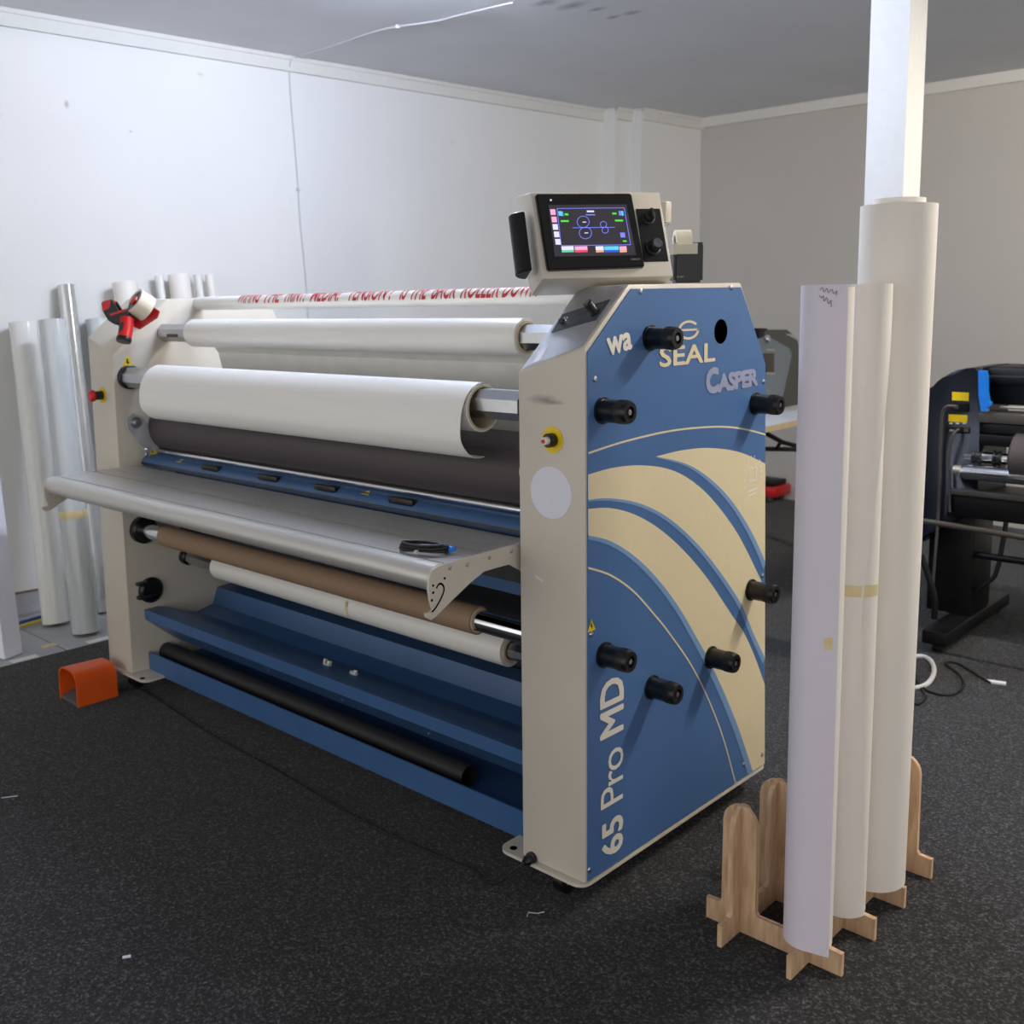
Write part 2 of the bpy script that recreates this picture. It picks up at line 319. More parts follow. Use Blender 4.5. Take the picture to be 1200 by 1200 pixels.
for x, y in ((-.1, .05), (-.1, .74), (-2.1, .05), (-2.1, .74)):
    bm = B(); lathe(bm, (x-.016, y, .03), (1, 0, 0), [(0, .02), (.003, .029), (.029, .029), (.032, .02)], 24); cw = obj('caster', bm, 'black_plastic', LM)
    bm = B(); box(bm, (x-.021, y-.016, .03), (x-.018, y+.016, ZB)); box(bm, (x+.018, y-.016, .03), (x+.021, y+.016, ZB)); box(bm, (x-.022, y-.02, ZB-.008), (x+.022, y+.02, ZB)); cyl(bm, (x-.024, y, .03), (x+.024, y, .03), .006, n=10); obj('caster_fork', bm, 'steel', cw)
# ---- blue side panel with its print
PX0, PXF = -.0015, .0015
def inset(poly, d):
    c = V((.4, .7)); return poly
PP = [(.006, ZB+.014), (.006, 1.262), (.160, 1.392), (.628, 1.397), (.762, 1.200), (.810, ZB+.014)]
bm = B(); yzprism(bm, PP, PX0, PXF); SP = lab(obj('side_panel', bm, 'blue_panel', LM), 'blue side panel with cream arcs and lettering')
def pn(px, lay=1): p = on(px, 0, 0); return V((PXF+.0004*lay, p.y, p.z))
c6 = lambda x, y: (600+x/3.75, 450+y/3.75); c7 = lambda x, y: (560+x/3.3333, 740+y/3.3333)
def cm(pts, n=60):                                     # smooth open curve through points (Catmull-Rom)
    P = [V(p) for p in pts]; out = []
    for i in range(len(P)-1):
        p0 = P[max(i-1, 0)]; p1 = P[i]; p2 = P[i+1]; p3 = P[min(i+2, len(P)-1)]
        for k in range(8):
            t = k/8; out.append(.5*((2*p1)+(p2-p0)*t+(2*p0-5*p1+4*p2-p3)*t*t+(3*p1-p0-3*p2+p3)*t**3))
    return out+[P[-1]]
def crv(L, lay=1): return cm([pn(p, lay) for p in L])
FY, RY0 = .006, None
def clampy(L):
    for p in L:
        p.y = max(p.y, .006); lim = .762+(1.2-p.z)*(.048/1.116) if p.z < 1.2 else .762
        p.y = min(p.y, lim); p.z = max(p.z, ZB+.014)
    return L
topA = [c6(*p) for p in ((630, 318), (750, 290), (870, 281), (1000, 300), (1116, 352))]
botA = [c6(*p) for p in ((630, 318), (760, 350), (860, 410), (960, 510), (1050, 650), (1114, 790))]
topB = [c6(*p) for p in ((328, 399), (440, 368), (560, 357), (680, 372), (780, 420), (880, 510), (990, 660), (1080, 838), (1114, 915))]
botB = [c6(*p) for p in ((328, 509), (430, 502), (560, 525), (680, 585), (800, 690), (900, 810), (1000, 960))]+[c7(*p) for p in ((1010, -50), (1075, 10), (1120, 105))][1:]
topC = [c6(*p) for p in ((328, 549), (430, 545), (540, 575), (650, 640), (760, 740), (860, 860), (960, 1010))]+[c7(*p) for p in ((1037, 5), (1080, 100), (1120, 212))]
botC = [c6(*p) for p in ((326, 664), (430, 690), (540, 760), (640, 860), (730, 980), (800, 1100))]+[c7(*p) for p in ((900, 112), (960, 240), (1020, 390), (1077, 565))]
ln1 = [c6(*p) for p in ((328, 305), (500, 250), (700, 205), (880, 188), (1000, 195), (1116, 223))]
ln2 = [c6(*p) for p in ((326, 806), (430, 840), (530, 910), (620, 1010))]+[c7(*p) for p in ((740, 0), (830, 130), (900, 270), (960, 430), (1007, 607))]
def region(name, A, Bc, m, extra=()):
    bm = B(); flat(bm, clampy(A+list(extra)+Bc[::-1])); return obj(name, bm, m, SP)
region('cream_band', crv(topA), crv(botA)[1:], 'print_cream')
region('cream_band', crv(topB), crv(botB), 'print_cream')
region('cream_band', crv(topC), crv(botC), 'print_cream', [V((PXF+.0004, .81, ZB+.014))])
def lightband(L, m, w0, w1):
    C = crv(L, 2); n = V((1, 0, 0)); D = []
    for i, p in enumerate(C):
        d = (C[min(i+1, len(C)-1)]-C[max(i-1, 0)]).normalized(); s = d.cross(n); s = s if s.z < 0 else -s
        D.append(p+s*(w0+(w1-w0)*i/(len(C)-1)))
    bm = B(); C2 = clampy(C); D = clampy(D); vs = [(bm.verts.new(a), bm.verts.new(b)) for a, b in zip(C2, D)]
    for a, b in zip(vs, vs[1:]):
        try: bm.faces.new((a[0], b[0], b[1], a[1]))
        except ValueError: pass
    obj('light_blue_band', bm, m, SP)
lightband(botA, 'print_light', .002, .020); lightband(botB, 'print_light', .004, .018); lightband(botC, 'print_light', .008, .024)
for L in (ln1, ln2):
    bm = B(); strip(bm, clampy(crv(L, 2)), .0045, V((1, 0, 0))); obj('thin_line', bm, 'print_cream', SP)
EY, EZ = V((0, 1, 0)), V((0, 0, 1))
def ptext(body, bl_, br_, hgt, m, off=.0, lay=3, shear=0, space=1, bold=0):
    a = pn(bl_, lay); b = pn(br_, lay); u = b-a; return text('lettering', body, m, SP, a, u.normalized(), V((0, -u.normalized().z, u.normalized().y)), u.length, hgt, off, shear, None, space, bold)
hz = lambda p, q: (pn(p)-pn(q)).length
ptext('SEAL', (771.5, 430.8), (837, 423.5), hz((825, 402.3), (825, 425)), 'print_cream', 0, bold=.022)
ptext('wa', (711, 418), (740, 409), hz((708, 396), (713, 416))*1.0, 'print_white', 0, bold=.035)
ptext('C', (826.5, 464), (842, 459), hz((833, 432), (833, 463)), 'sticker_grey', 0, bold=.06)
ptext('ASPER', (840, 460.5), (887, 452), hz((850, 437), (850, 459)), 'sticker_grey', 0, space=.9, bold=.055)
c9 = lambda x, y: (690+x/5, 780+y/5)
VB = pn(c9(196, 700), 3).y
def vtext(body, lo, hi, left, m, bold, space=1):      # reads upwards; lo/hi give the heights, left gives the cap height
    z0, z1 = pn(c9(*lo), 3).z, pn(c9(*hi), 3).z; h = VB-pn(c9(*left), 3).y
    text('lettering', body, m, SP, V((PXF+.0012, VB, z0)), EZ, V((0, -1, 0)), z1-z0, h, 0, 0, None, space, bold)
vtext('65', (130, 1106), (170, 868), (70, 950), 'print_white', .026)
vtext('Pro', (64, 850), (140, 486), (65, 750), 'print_white', 0, .86)
vtext('MD', (62, 442), (135, 70), (60, 250), 'print_white', .026)
# round emblem
ec = pn((806, 386.7), 3); er = hz((806, 375.5), (806, 398))/2
bm = B(); ew = hz((793, 387), (818, 386))/2/er; EW = EY*ew; disc(bm, ec, EW, EZ, er, 24, er*.76, math.radians(38), math.radians(200)); disc(bm, ec, EW, EZ, er, 18, er*.76, math.radians(-145), math.radians(4))
flat(bm, [ec-EW*er*.95-EZ*er*.10, ec+EW*er-EZ*er*.10, ec+EW*er+EZ*er*.12, ec-EW*er*.9+EZ*er*.12]); obj('emblem', bm, 'print_cream', SP)
# round stamp
sc_ = pn((881, 556), 3); sr = .040
s_ = 'CATEGORY THREE'
for i, ch in enumerate(s_):
    if ch == ' ': continue
    a = math.radians(215-250*i/(len(s_)-1)); u = V((0, math.sin(a), -math.cos(a))); v = V((0, math.cos(a), math.sin(a)))
    text('stamp_letter', ch, 'sticker_stamp', SP, sc_+v*sr-u*.004, u, v, .008, .011, .02)
text('stamp_letter', 'C3', 'sticker_stamp', SP, sc_+V((0, -.022, -.02)), EY, EZ, .044, .042, .0)
for dz, ww in ((-.045, .05), (-.056, .04)):
    bm = B(); flat(bm, [sc_+V((0, -ww/2, dz)), sc_+V((0, ww/2, dz+.004)), sc_+V((0, ww/2, dz+.008)), sc_+V((0, -ww/2, dz+.004))]); obj('stamp_line', bm, 'sticker_stamp', SP)
# hole, knobs, screws
p = on((844, 388.4), 0, 0); bm = B(); cyl(bm, (PXF, p.y, p.z), (PXF+.0008, p.y, p.z), .030, n=36); obj('round_hole', bm, 'black_hole', SP)
k0 = None
for px in ((761, 396), (705, 481), (884, 473), (879, 691), (707, 767), (763, 805), (832, 770)):
    p = on(px, 0, 0)
    if k0 is None:
        bm = B(); lathe(bm, (PXF, p.y, p.z), (1, 0, 0), [(0, .029), (.005, .029), (.0052, .0250), (.044, .0245), (.045, .0250), (.068, .0250), (.073, .0225), (.0731, .0135), (.066, .012)], 36)
        k0 = obj('shaft_knob', bm, 'black_plastic', LM); kc = WL[k0]-p
        bm = B(); cyl(bm, (.066, p.y, p.z), (.0735, p.y, p.z), .0065, n=6); s0 = obj('hex_bolt', bm, 'steel', k0); sc0 = WL[s0]-p
        bm = B()
        for i in range(36):
            a = 2*math.pi*i/36; cyl(bm, (.047, p.y+.0246*math.cos(a), p.z+.0246*math.sin(a)), (.065, p.y+.0246*math.cos(a), p.z+.0246*math.sin(a)), .0012, n=5)
        g0 = obj('grip_ribs', bm, 'knob_ridge', k0); gc0 = WL[g0]-p
    else:
        k = dupat(k0, p+kc, LM); dupat(s0, p+sc0, k); dupat(g0, p+gc0, k)
s1 = None
for px in ((750, 341.4), (856, 337), (696.4, 444), (894, 447), (692, 743), (690, 1019), (892, 884), (871, 895), (893, 674)):
    p = on(px, 0, 0); r = .0065 if px != (871, 895) else .003
    if s1 is None:
        bm = B(); lathe(bm, (PXF, p.y, p.z), (1, 0, 0), [(0, .0065), (.002, .006), (.0035, .004), (.0036, .002)], 16); s1 = obj('screw', bm, 'steel', SP); off1 = WL[s1]-p
    else: dupat(s1, p+off1, SP)
def warn(parent, c, u, v, n, s, m='yellow'):
    c = V(c); bm = B(); flat(bm, [c-u*s*.55-v*s*.45+n*.0006, c+u*s*.55-v*s*.45+n*.0006, c+v*s*.55+n*.0006]); t = obj('warning_sticker', bm, m, parent)
    bm = B(); flat(bm, [c+V(a)+n*.0012 for a in (-u*s*.08+v*s*.25, -u*s*.14-v*s*.1, u*s*.02-v*s*.08, -u*s*.04-v*s*.34, u*s*.14-v*s*.0, u*s*.0+v*s*.0, u*s*.06+v*s*.25)]); obj('symbol', bm, 'black_ink', t)
warn(SP, pn((692, 733), 2), EY, EZ, V((1, 0, 0)), .026)
# ---- front details of near cabinet
EX = V((1, 0, 0)); NY = V((0, -1, 0))
def fp(px, d=0): p = on(px, 1, 0); p.y = -d; return p
p = fp((647.8, 515.5)); bm = B(); cyl(bm, p, p+NY*.0015, .029, n=36); ES = lab(obj('yellow_disc', bm, 'yellow', CN), 'yellow round plate behind stop button')
bm = B(); lathe(bm, p+NY*.001, NY, [(0, .0155), (.016, .0155), (.018, .014)], 24); obj('button_collar', bm, 'black_plastic', CN)
bm = B(); lathe(bm, p+NY*.018, NY, [(0, .009), (.012, .0085), (.014, .006)], 20); obj('button_lamp', bm, 'print_white', CN)
bm = B(); cyl(bm, p+NY*.032, p+NY*.034, .0045, n=14); obj('button_dot', bm, 'red', CN)
p = fp((645.7, 577.5)); bm = B(); cyl(bm, p+NY*.0003, p+NY*.001, .0575, n=48); obj('round_sticker', bm, 'white_sticker', CN)
p = fp((632, 679)); bm = B(); flat(bm, [p+V((-.012, -.0006, .004)), p+V((.01, -.0006, -.004)), p+V((.012, -.0006, -.0)), p+V((-.01, -.0006, .008))]); obj('paint_chip', bm, 'white_sticker', CN)
p = fp((624, 1005)); bm = B(); lathe(bm, p, NY, [(0, .015), (.008, .015), (.009, .0125), (.02, .0125), (.024, .009), (.03, .007)], 12); obj('cable_gland', bm, 'black_plastic', CN); GLAND = p+NY*.028
# chamfer plate with knob
A0 = V((XN+.006, .006, 1.219)); A1 = V((-.012, .006, 1.2735)); A2 = V((-.012, .148, 1.397)); A3 = V((XN+.006, .212, 1.396))
CHN = (A1-A0).cross(A3-A0).normalized(); CHN = CHN if CHN.z > 0 else -CHN
def ch(px, d=.0): return onpl(px, A0, CHN)+CHN*d
bm = B(); flat(bm, [A0+CHN*.002, A1+CHN*.002, A2+CHN*.002, A3+CHN*.002]); bmesh.ops.solidify(bm, geom=bm.faces[:], thickness=.0015); CP = obj('chamfer_cover', bm, 'chamfer_plate', CN)
c3 = lambda x, y: (640+x/8.571, 330+y/8.571)
bm = B(); Q = [c3(65, 520), c3(505, 395), c3(650, 192), c3(175, 340)]
prism(bm, [ch(q, .0025) for q in Q], [ch(q, .0045) for q in Q]); KP = obj('switch_plate', bm, 'grey_plate', CN)
kb = ch(c3(505, 330), .004); bm = B(); lathe(bm, kb, CHN, [(0, .0125), (.004, .0125), (.005, .0105), (.030, .0105), (.032, .009)], 24); obj('dial_knob', bm, 'black_plastic', CN)
bm = B(); cyl(bm, kb+CHN*.032, kb+CHN*.0328, .007, n=16); obj('dial_cap', bm, 'steel', CN)
sb = ch(c3(215, 400), .004); bm = B(); lathe(bm, sb, CHN, [(0, .008), (.003, .008), (.0035, .004), (.008, .0035)], 14); obj('key_switch', bm, 'chrome', CN)
sb = ch(c3(170, 430), .004); bm = B(); box(bm, sb-V((.007, .005, 0)), sb+V((.007, .005, .01)), .002); obj('key_bow', bm, 'black_plastic', CN)
bm = B(); Q = [(625, 427), (634, 423), (643, 408), (635, 410)]; flat(bm, [ch(q, .0028) for q in Q]); obj('paper_label', bm, 'white_sticker', CN)
# ---- far cabinet details
p = fp((120, 463)); bm = B(); cyl(bm, p, p+NY*.002, .028, n=30); obj('yellow_disc', bm, 'yellow', CFAR)
bm = B(); cyl(bm, p+NY*.001, p+NY*.026, .0155, n=24); obj('button_collar', bm, 'black_plastic', CFAR)
bm = B(); lathe(bm, p+NY*.026, NY, [(0, .010), (.006, .010), (.007, .021), (.016, .021), (.021, .016)], 28); obj('stop_button', bm, 'red', CFAR)
def fi(px, d=0): p = on(px, 0, XI); p.x = XI+d; return p
def hub(px, r, L, m='black_plastic', ri=None):
    p = fi(px) if len(px) == 2 else V(px); bm = B()
    if ri: pipe(bm, p, p+EX*L, r, ri, 32)
    else: lathe(bm, p, EX, [(0, r), (L*.8, r), (L, r*.85)], 28)
    return obj('shaft_hub', bm, m, CFAR)
TOPA = (.205, 1.283); BIGA = (.055, 1.134); KRA = (.070, .593); LOWA = (.238, .464); BLK = (.190, .957)
hub((XI, TOPA[0], TOPA[1]), .028, .02); hub((XI, BIGA[0], BIGA[1]), .042, .02); hub((XI, KRA[0], KRA[1]), .048, .03); hub((XI, LOWA[0], LOWA[1]), .03, .03)
p = fi((176, 691)); bm = B(); lathe(bm, p, EX, [(0, .046), (.012, .046), (.02, .038), (.0201, .03), (.01, .028)], 32); SK = obj('shaft_socket', bm, 'black_plastic', CFAR)
bm = B(); box(bm, p+V((.008, -.06, -.022)), p+V((.03, .01, -.008)), .003); box(bm, p+V((.008, -.06, .028)), p+V((.03, -.02, .04)), .003); obj('socket_latch', bm, 'dark_steel', CFAR)
warn(CFAR, fi((149.5, 424), .0005), EY, EZ, EX, .042)
# swing arm of the nip guard
a = fi((152, 494), .03); b_ = fi((179, 530), .03)
bm = B(); d = (b_-a).normalized(); s = V((0, -d.z, d.y))*.034; Pq = [a+s, a-d*.03+s*.4, a-d*.03-s*.4, a-s, b_-s, b_+d*.06-s*.8, b_+d*.06+s*.9, b_+s]
prism(bm, Pq, [q+EX*.008 for q in Pq]); ARM = obj('guard_arm', bm, 'skirting', LM)
bm = B(); cyl(bm, a-EX*.03, a+EX*.035, .012, n=20); cyl(bm, a+EX*.008, a+EX*.016, .02, n=20); obj('pivot_bolt', bm, 'steel', ARM)
for px in ((163.5, 525), (164.5, 531)):
    q = fi(px, .04); bm = B(); lathe(bm, q, EX, [(0, .006), (.006, .006), (.008, .004)], 12); obj('arm_bolt', bm, 'chrome', ARM)
warn(ARM, fi((172.5, 528), .0385), EY, EZ, EX, .024)
# ---- shafts
def shaft(name, yz, r, m, n=8, x0=XI, x1=XN): bm = B(); cyl(bm, (x0, *yz), (x1, *yz), r, n=n, ph=math.pi/8); return obj(name, bm, m, LM, 30)
shaft('top_shaft', TOPA, .033, 'steel'); SB = shaft('unwind_shaft', BIGA, .037, 'steel', 8); shaft('kraft_shaft', KRA, .026, 'chrome', 28); shaft('lower_shaft', LOWA, .024, 'steel', 8)
bm = B(); lathe(bm, (XN, *BIGA), (-1, 0, 0), [(0, .039), (.02, .039), (.028, .03)], 8, math.pi/8); obj('shaft_end', bm, 'black_plastic', LM)
for yz, r in ((KRA, .026),):
    for x0, x1 in ((-.385, -.2),):
        bm = B(); box(bm, (x0, yz[0]-.021, yz[1]-.0195), (x1, yz[0]-.0165, yz[1]-.0135)); obj('shaft_key', bm, 'dark_steel', LM)
for xa, xb in ((-1.97, -1.9),):
    bm = B(); box(bm, (xa, TOPA[0]-.0325, TOPA[1]-.014), (xb, TOPA[0]-.025, TOPA[1]-.003)); obj('shaft_key', bm, 'dark_steel', LM)
# main black roller
bm = B(); lathe(bm, (XI+.035, *BLK), EX, [(0, .086), (.006, .094), (1.77, .094), (1.776, .086)], 64); obj('pressure_roller', bm, 'black_rubber', LM)
bm = B(); cyl(bm, (XI, *BLK), (XN, *BLK), .03, n=24); obj('roller_axle', bm, 'steel', LM)
q = near((621, 557), (XN-.02, .055, 0), EZ); bm = B(); lathe(bm, (XN-.03, .06, .985), EX, [(0, .026), (.006, .03), (.02, .03)], 28); obj('adjuster_disc', bm, 'cream', LM)
# lower second roller hidden behind guard and idler at the nip
bm = B(); cyl(bm, (XI, .27, .80), (XN, .27, .80), .06, n=40); obj('lower_roller', bm, 'black_rubber', LM)
bm = B(); cyl(bm, (XI, .128, .872), (XN, .128, .872), .0095, n=20); obj('guard_rod', bm, 'chrome', LM)
bm = B(); cyl(bm, (XI, .16, .884), (XN, .16, .884), .006, n=16); obj('guard_rod', bm, 'steel', LM)
GP = [(.078, .836), (.082, .846), (.098, .858), (.150, .864), (.150, .856), (.105, .846), (.105, .822), (.082, .822)]
bm = B(); yzprism(bm, GP, XI+.012, XN-.004); GU = lab(obj('nip_guard', bm, 'blue_paint', LM), 'blue nip guard bar with black grips')
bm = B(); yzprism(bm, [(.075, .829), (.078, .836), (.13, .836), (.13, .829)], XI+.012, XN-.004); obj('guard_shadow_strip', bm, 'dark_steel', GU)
gn = V((0, -.6, .8))
for px in (248, 316, 383, 472):
    yy = {248: 551.5, 316: 563, 383: 575.5, 472: 591}[px]
    c = near((px, yy), (-1, .092, .853), EX); bm = B(); box(bm, (c.x-.048, .079, .844), (c.x+.048, .104, .864), .006); obj('grip_slot', bm, 'black_plastic', GU)
for px in ((429, 580), (212, 536.5)):
    c = near(px, (-1, .1, .862), EX); bm = B(); flat(bm, [V((c.x-.018, .090, .8535)), V((c.x+.018, .090, .8535)), V((c.x+.005, .108, .8615)), V((c.x-.005, .108, .8615))]); obj('warning_sticker', bm, 'yellow', GU)
# ---- in-feed table
ZT = .824
TB = []
TB.append(([(.06, ZT), (.06, ZT-.02), (-.036, ZT-.02), (-.036, ZT)]))
TB.append(([(-.038, ZT), (-.038, ZT-.02), (-.0965, ZT-.02), (-.0965, ZT)]))
TB.append(([(-.1015, ZT), (-.1015, ZT-.02), (-.2215, ZT-.02), (-.2215, ZT)]))
IT = None
TX0, TX1 = XI+.012, -.206
nose = [(-.226, ZT)]+[(-.236-.032*math.sin(a), ZT-.030+.030*math.cos(a)) for a in [math.pi*i/12 for i in range(0, 12)]]+[(-.226, ZT-.06), (-.226, ZT-.02)]
bm = B(); yzprism(bm, nose, TX0, TX1); IT = lab(obj('table_nose', bm, 'aluminium', LM, 25), 'rounded aluminium front rail of the table')
for P_ in TB:
    bm = B(); yzprism(bm, P_, TX0, TX1); obj('table_board', bm, 'aluminium', LM, 25)
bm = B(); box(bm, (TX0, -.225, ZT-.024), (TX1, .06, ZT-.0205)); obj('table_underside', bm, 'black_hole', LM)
c7b = lambda x, y: (440+x/6.6667, 600+y/6.6667)
brk = [on(c7b(*q), 0, -.2) for q in ((1150, 236), (830, 322), (490, 425), (445, 455), (425, 500), (415, 600), (428, 690), (440, 735), (450, 765), (430, 783), (395, 795), (398, 825), (435, 845), (470, 820), (600, 690), (740, 555), (850, 465), (950, 435), (1045, 410), (1100, 440), (1150, 466))]
brk = [(q.y, q.z) for q in brk]
for x0, x1 in ((-.206, -.2), (TX0-.006, TX0)):
    bm = B(); yzprism(bm, brk, x0, x1); bk = obj('table_bracket', bm, 'cream', LM)
    if x1 == -.2:
        hook = [on(c7b(*q), 0, -.2)+EX*.0006 for q in ((475, 598), (490, 568), (515, 562), (532, 585), (532, 620), (515, 665), (490, 715), (460, 760), (437, 782))]
        bm = B(); strip(bm, cm(hook), .0042, EX); obj('hook_slot', bm, 'black_hole', bk)
        for (q, r) in (((540, 518), .0028), ((450, 575), .0028), ((440, 690), .003), ((450, 630), .003)):
            c = on(c7b(*q), 0, -.2); bm = B(); cyl(bm, c, c+EX*.0007, r, n=14); obj('punched_hole', bm, 'black_hole', bk)
        for q in ((580, 436), (715, 412), (890, 356), (1060, 306)):
            c = on(c7b(*q), 0, -.2); bm = B(); lathe(bm, c, EX, [(0, .0045), (.002, .0045), (.004, .0025)], 14); obj('bracket_screw', bm, 'steel', bk)
# ---- trays
UT = [(.060, .302), (.113, .303), (.160, .288), (.205, .264), (.27, .246), (.338, .262), (.360, .322), (.43, .325), (.43, .31), (.37, .306), (.352, .20), (.30, .168), (.171, .171), (.061, .265)]
bm = B(); yzprism(bm, UT, XI+.002, XN-.002); T1 = lab(obj('upper_tray', bm, 'blue_paint', LM, 20), 'blue folded upper tray with a sloped lip')
for px in ((243, 756), (316, 786), (403, 819), (504, 859)):
    c = near(px, (-1, .115, .218), EX); bm = B(); lathe(bm, (c.x, .113, .2205), V((0, -.65, -.76)), [(0, .004), (.002, .003)], 10); obj('tray_screw', bm, 'steel', T1)
LT = [(.066, ZB), (.065, .142), (.069, .143), (.072, .1), (.29, .1), (.335, .168), (.34, .168), (.30, ZB)]
bm = B(); yzprism(bm, LT, XI+.002, XN-.002); lab(obj('lower_tray', bm, 'blue_paint', LM, 20), 'long blue bottom tray between the cabinets')
bm = B(); box(bm, (XI, .44, .12), (XN, .45, .745)); obj('rear_cover', bm, 'dark_steel', LM)
for yz, r in (((.60, .9), .07), ((.512, .471), .03), ((.71, .604), .03), ((.711, 1.10), .03)):
    bm = B(); cyl(bm, (XI, *yz), (XN, *yz), r, n=28); obj('rear_shaft', bm, 'steel', LM)
bm = B(); box(bm, (XI, .335, .745), (XN, .80, .765)); obj('outfeed_table', bm, 'dark_steel', LM)  # unseen rear deck, added with the taller rear cover to shade the trays
bm = B(); box(bm, (XI, .10, .70), (XN, .16, .74)); obj('cross_beam', bm, 'dark_steel', LM)
bm = B(); box(bm, (XI, .14, .655), (XN, .16, .70)); obj('cross_beam', bm, 'blue_paint', LM)
bm = B(); box(bm, (XI, .22, .56), (XN, .23, .70)); obj('cross_beam', bm, 'dark_steel', LM)
# ---- printed top bar
BA = (.346, 1.384); BR = .0235
bm = B(); cyl(bm, (XI, *BA), (XN, *BA), BR, n=40); TBAR = lab(obj('top_bar', bm, 'film_white', LM), 'white tube across the top with red capital lettering')
x0 = near((281, 352), (-1, BA[0]-BR, BA[1]), EX).x; x1 = near((636, 345), (-1, BA[0]-BR, BA[1]), EX).x
def wrapbar(xs_):
    def f(a, b):
        an = math.radians(-8)+b/BR; rr = BR+.0009; return V((xs_+a, BA[0]-rr*math.cos(an), BA[1]+rr*math.sin(an)))
    return f
def bx_(px): return near((px, 352-(px-281)*.022), (-1, BA[0]-BR, BA[1]), EX).x
for body, pa, pb_ in (('WIPING', 279, 304), ('THE', 309, 329), ('PRINT?', 333, 358), ('MEDIA?', 363, 399), ('TENSION ?', 408, 460), ('IS', 468, 477), ('THE', 481, 501), ('BACK', 505, 535), ('ROLLER', 539, 584), ('DOWN', 588, 632)):
    text('bar_lettering', body, 'red_ink', TBAR, None, None, None, bx_(pb_)-bx_(pa), .064, .012, .35, wrapbar(bx_(pa)))
# ---- console
KC = V((-.1217, .2207, 1.5167)); yw, tl, rl = [math.radians(a) for a in (56.8645, 21.5936, .7406)]
KN = V((math.cos(tl)*math.sin(yw), -math.cos(tl)*math.cos(yw), math.sin(tl))); KH = V((math.cos(yw), math.sin(yw), 0)); KV = KN.cross(KH); KV = KV if KV.z > 0 else -KV
KH, KV = math.cos(rl)*KH+math.sin(rl)*KV, -math.sin(rl)*KH+math.cos(rl)*KV
KW, KHt = .3127, .2095
F = [KC-KH*KW/2+KV*KHt/2, KC+KH*KW/2+KV*KHt/2, KC+KH*KW/2-KV*KHt/2, KC-KH*KW/2-KV*KHt/2]
KB = V((-KN.x, -KN.y, 0)).normalized()
Bk = [F[0]+KB*.15+EZ*.004, F[1]+KB*.15+EZ*.004, F[2]-KN*.10, F[3]-KN*.10]
bm = B(); prism(bm, [F[0], F[1], F[2], F[3]], Bk); bmesh.ops.bevel(bm, geom=bm.edges[:], offset=.003, segments=2, affect='EDGES', profile=.5)
KO = lab(obj('console', bm, 'cream', LM), 'cream console box with a lit touchscreen')
ck = lambda x, y: (590+x/6, 215+y/6)
def kp(q, d=0): return onpl(ck(*q), KC, KN)+KN*d
def kquad(name, Q, d0, d1, m, bev=0, parent=None):
    bm = B(); prism(bm, [kp(q, d0) for q in Q], [kp(q, d1) for q in Q])
    if bev: bmesh.ops.bevel(bm, geom=bm.edges[:], offset=bev, segments=2, affect='EDGES')
    return obj(name, bm, m, parent or KO)
kquad('screen_bezel', [(218, 88), (888, 85), (982, 598), (302, 622)], -.002, .012, 'bezel', .003)
SCN = kquad('touchscreen', [(305, 170), (850, 165), (920, 520), (350, 530)], .012, .0126, 'screen')
def kline(pts, w_, m, close=False, name='screen_graphic'):
    P_ = [kp(q, .0131) for q in pts]; bm = B(); strip(bm, P_+([P_[0]] if close else []), w_, KN); return obj(name, bm, m, KO)
def kfill(Q, m): bm = B(); flat(bm, [kp(q, .0132) for q in Q]); obj('screen_graphic', bm, m, KO)
kline([(365, 195), (835, 190)], .0015, 'ui_blue'); kline([(835, 190), (880, 448)], .0015, 'ui_blue'); kline([(880, 448), (395, 455)], .0015, 'ui_blue'); kline([(365, 195), (395, 455)], .0015, 'ui_blue')
for cx_, cy_, r in ((548, 288, 42), (564, 366, 43), (690, 306, 22), (702, 346, 22)):
    kline([(cx_+r*math.cos(a), cy_+r*.95*math.sin(a)) for a in [2*math.pi*i/24 for i in range(25)]], .0015, 'ui_blue')
kline([(474, 330), (770, 326)], .0014, 'ui_blue')
for cx_, cy_, w_, h_, m in ((430, 236, 26, 14, 'ui_green'), (418, 283, 56, 12, 'ui_green'), (765, 230, 30, 12, 'ui_green'), (798, 279, 56, 12, 'ui_green'), (838, 423, 26, 10, 'ui_green'), (598, 215, 50, 12, 'ui_white'), (598, 239, 64, 8, 'ui_blue'), (386, 230, 26, 32, 'ui_cyan'), (820, 228, 14, 32, 'ui_cyan'), (803, 228, 16, 32, 'ui_blue'), (402, 232, 10, 32, 'ui_blue'), (556, 290, 26, 6, 'ui_white'), (570, 366, 26, 6, 'ui_white'), (822, 380, 34, 34, 'ui_blue')):
    kfill([(cx_-w_/2, cy_-h_/2), (cx_+w_/2, cy_-h_/2), (cx_+w_/2+h_*.15, cy_+h_/2), (cx_-w_/2+h_*.15, cy_+h_/2)], m)
for cy_, x_, m in ((220, 336, 'ui_pink'), (272, 345, 'ui_pink'), (324, 353, 'ui_white'), (376, 362, 'ui_white'), (428, 371, 'ui_white')): kfill([(x_-20, cy_-20), (x_+16, cy_-20), (x_+21, cy_+20), (x_-15, cy_+20)], m)
for xa, xb, m1, m2 in ((395, 480, 'ui_white', 'ui_teal'), (487, 576, 'ui_pink', 'ui_red'), (634, 690, 'ui_white', 'ui_orange'), (695, 795, 'ui_cyan', 'ui_navy'), (800, 850, 'ui_pink', 'ui_orange')):
    kfill([(xa, 460), (xb, 458), (xb+3, 484), (xa+3, 486)], m1); kfill([(xa+3, 486), (xb+3, 484), (xb+4, 500), (xa+4, 503)], m2)
kfill([(316, 130), (328, 130), (328, 142), (316, 142)], 'ui_white')
a = kp((882, 556), .0125); b_ = kp((948, 554), .0125); text('maker_mark', 'OMRON', 'label_silver', KO, a, (b_-a).normalized(), KV, (b_-a).length, .0045, .01)
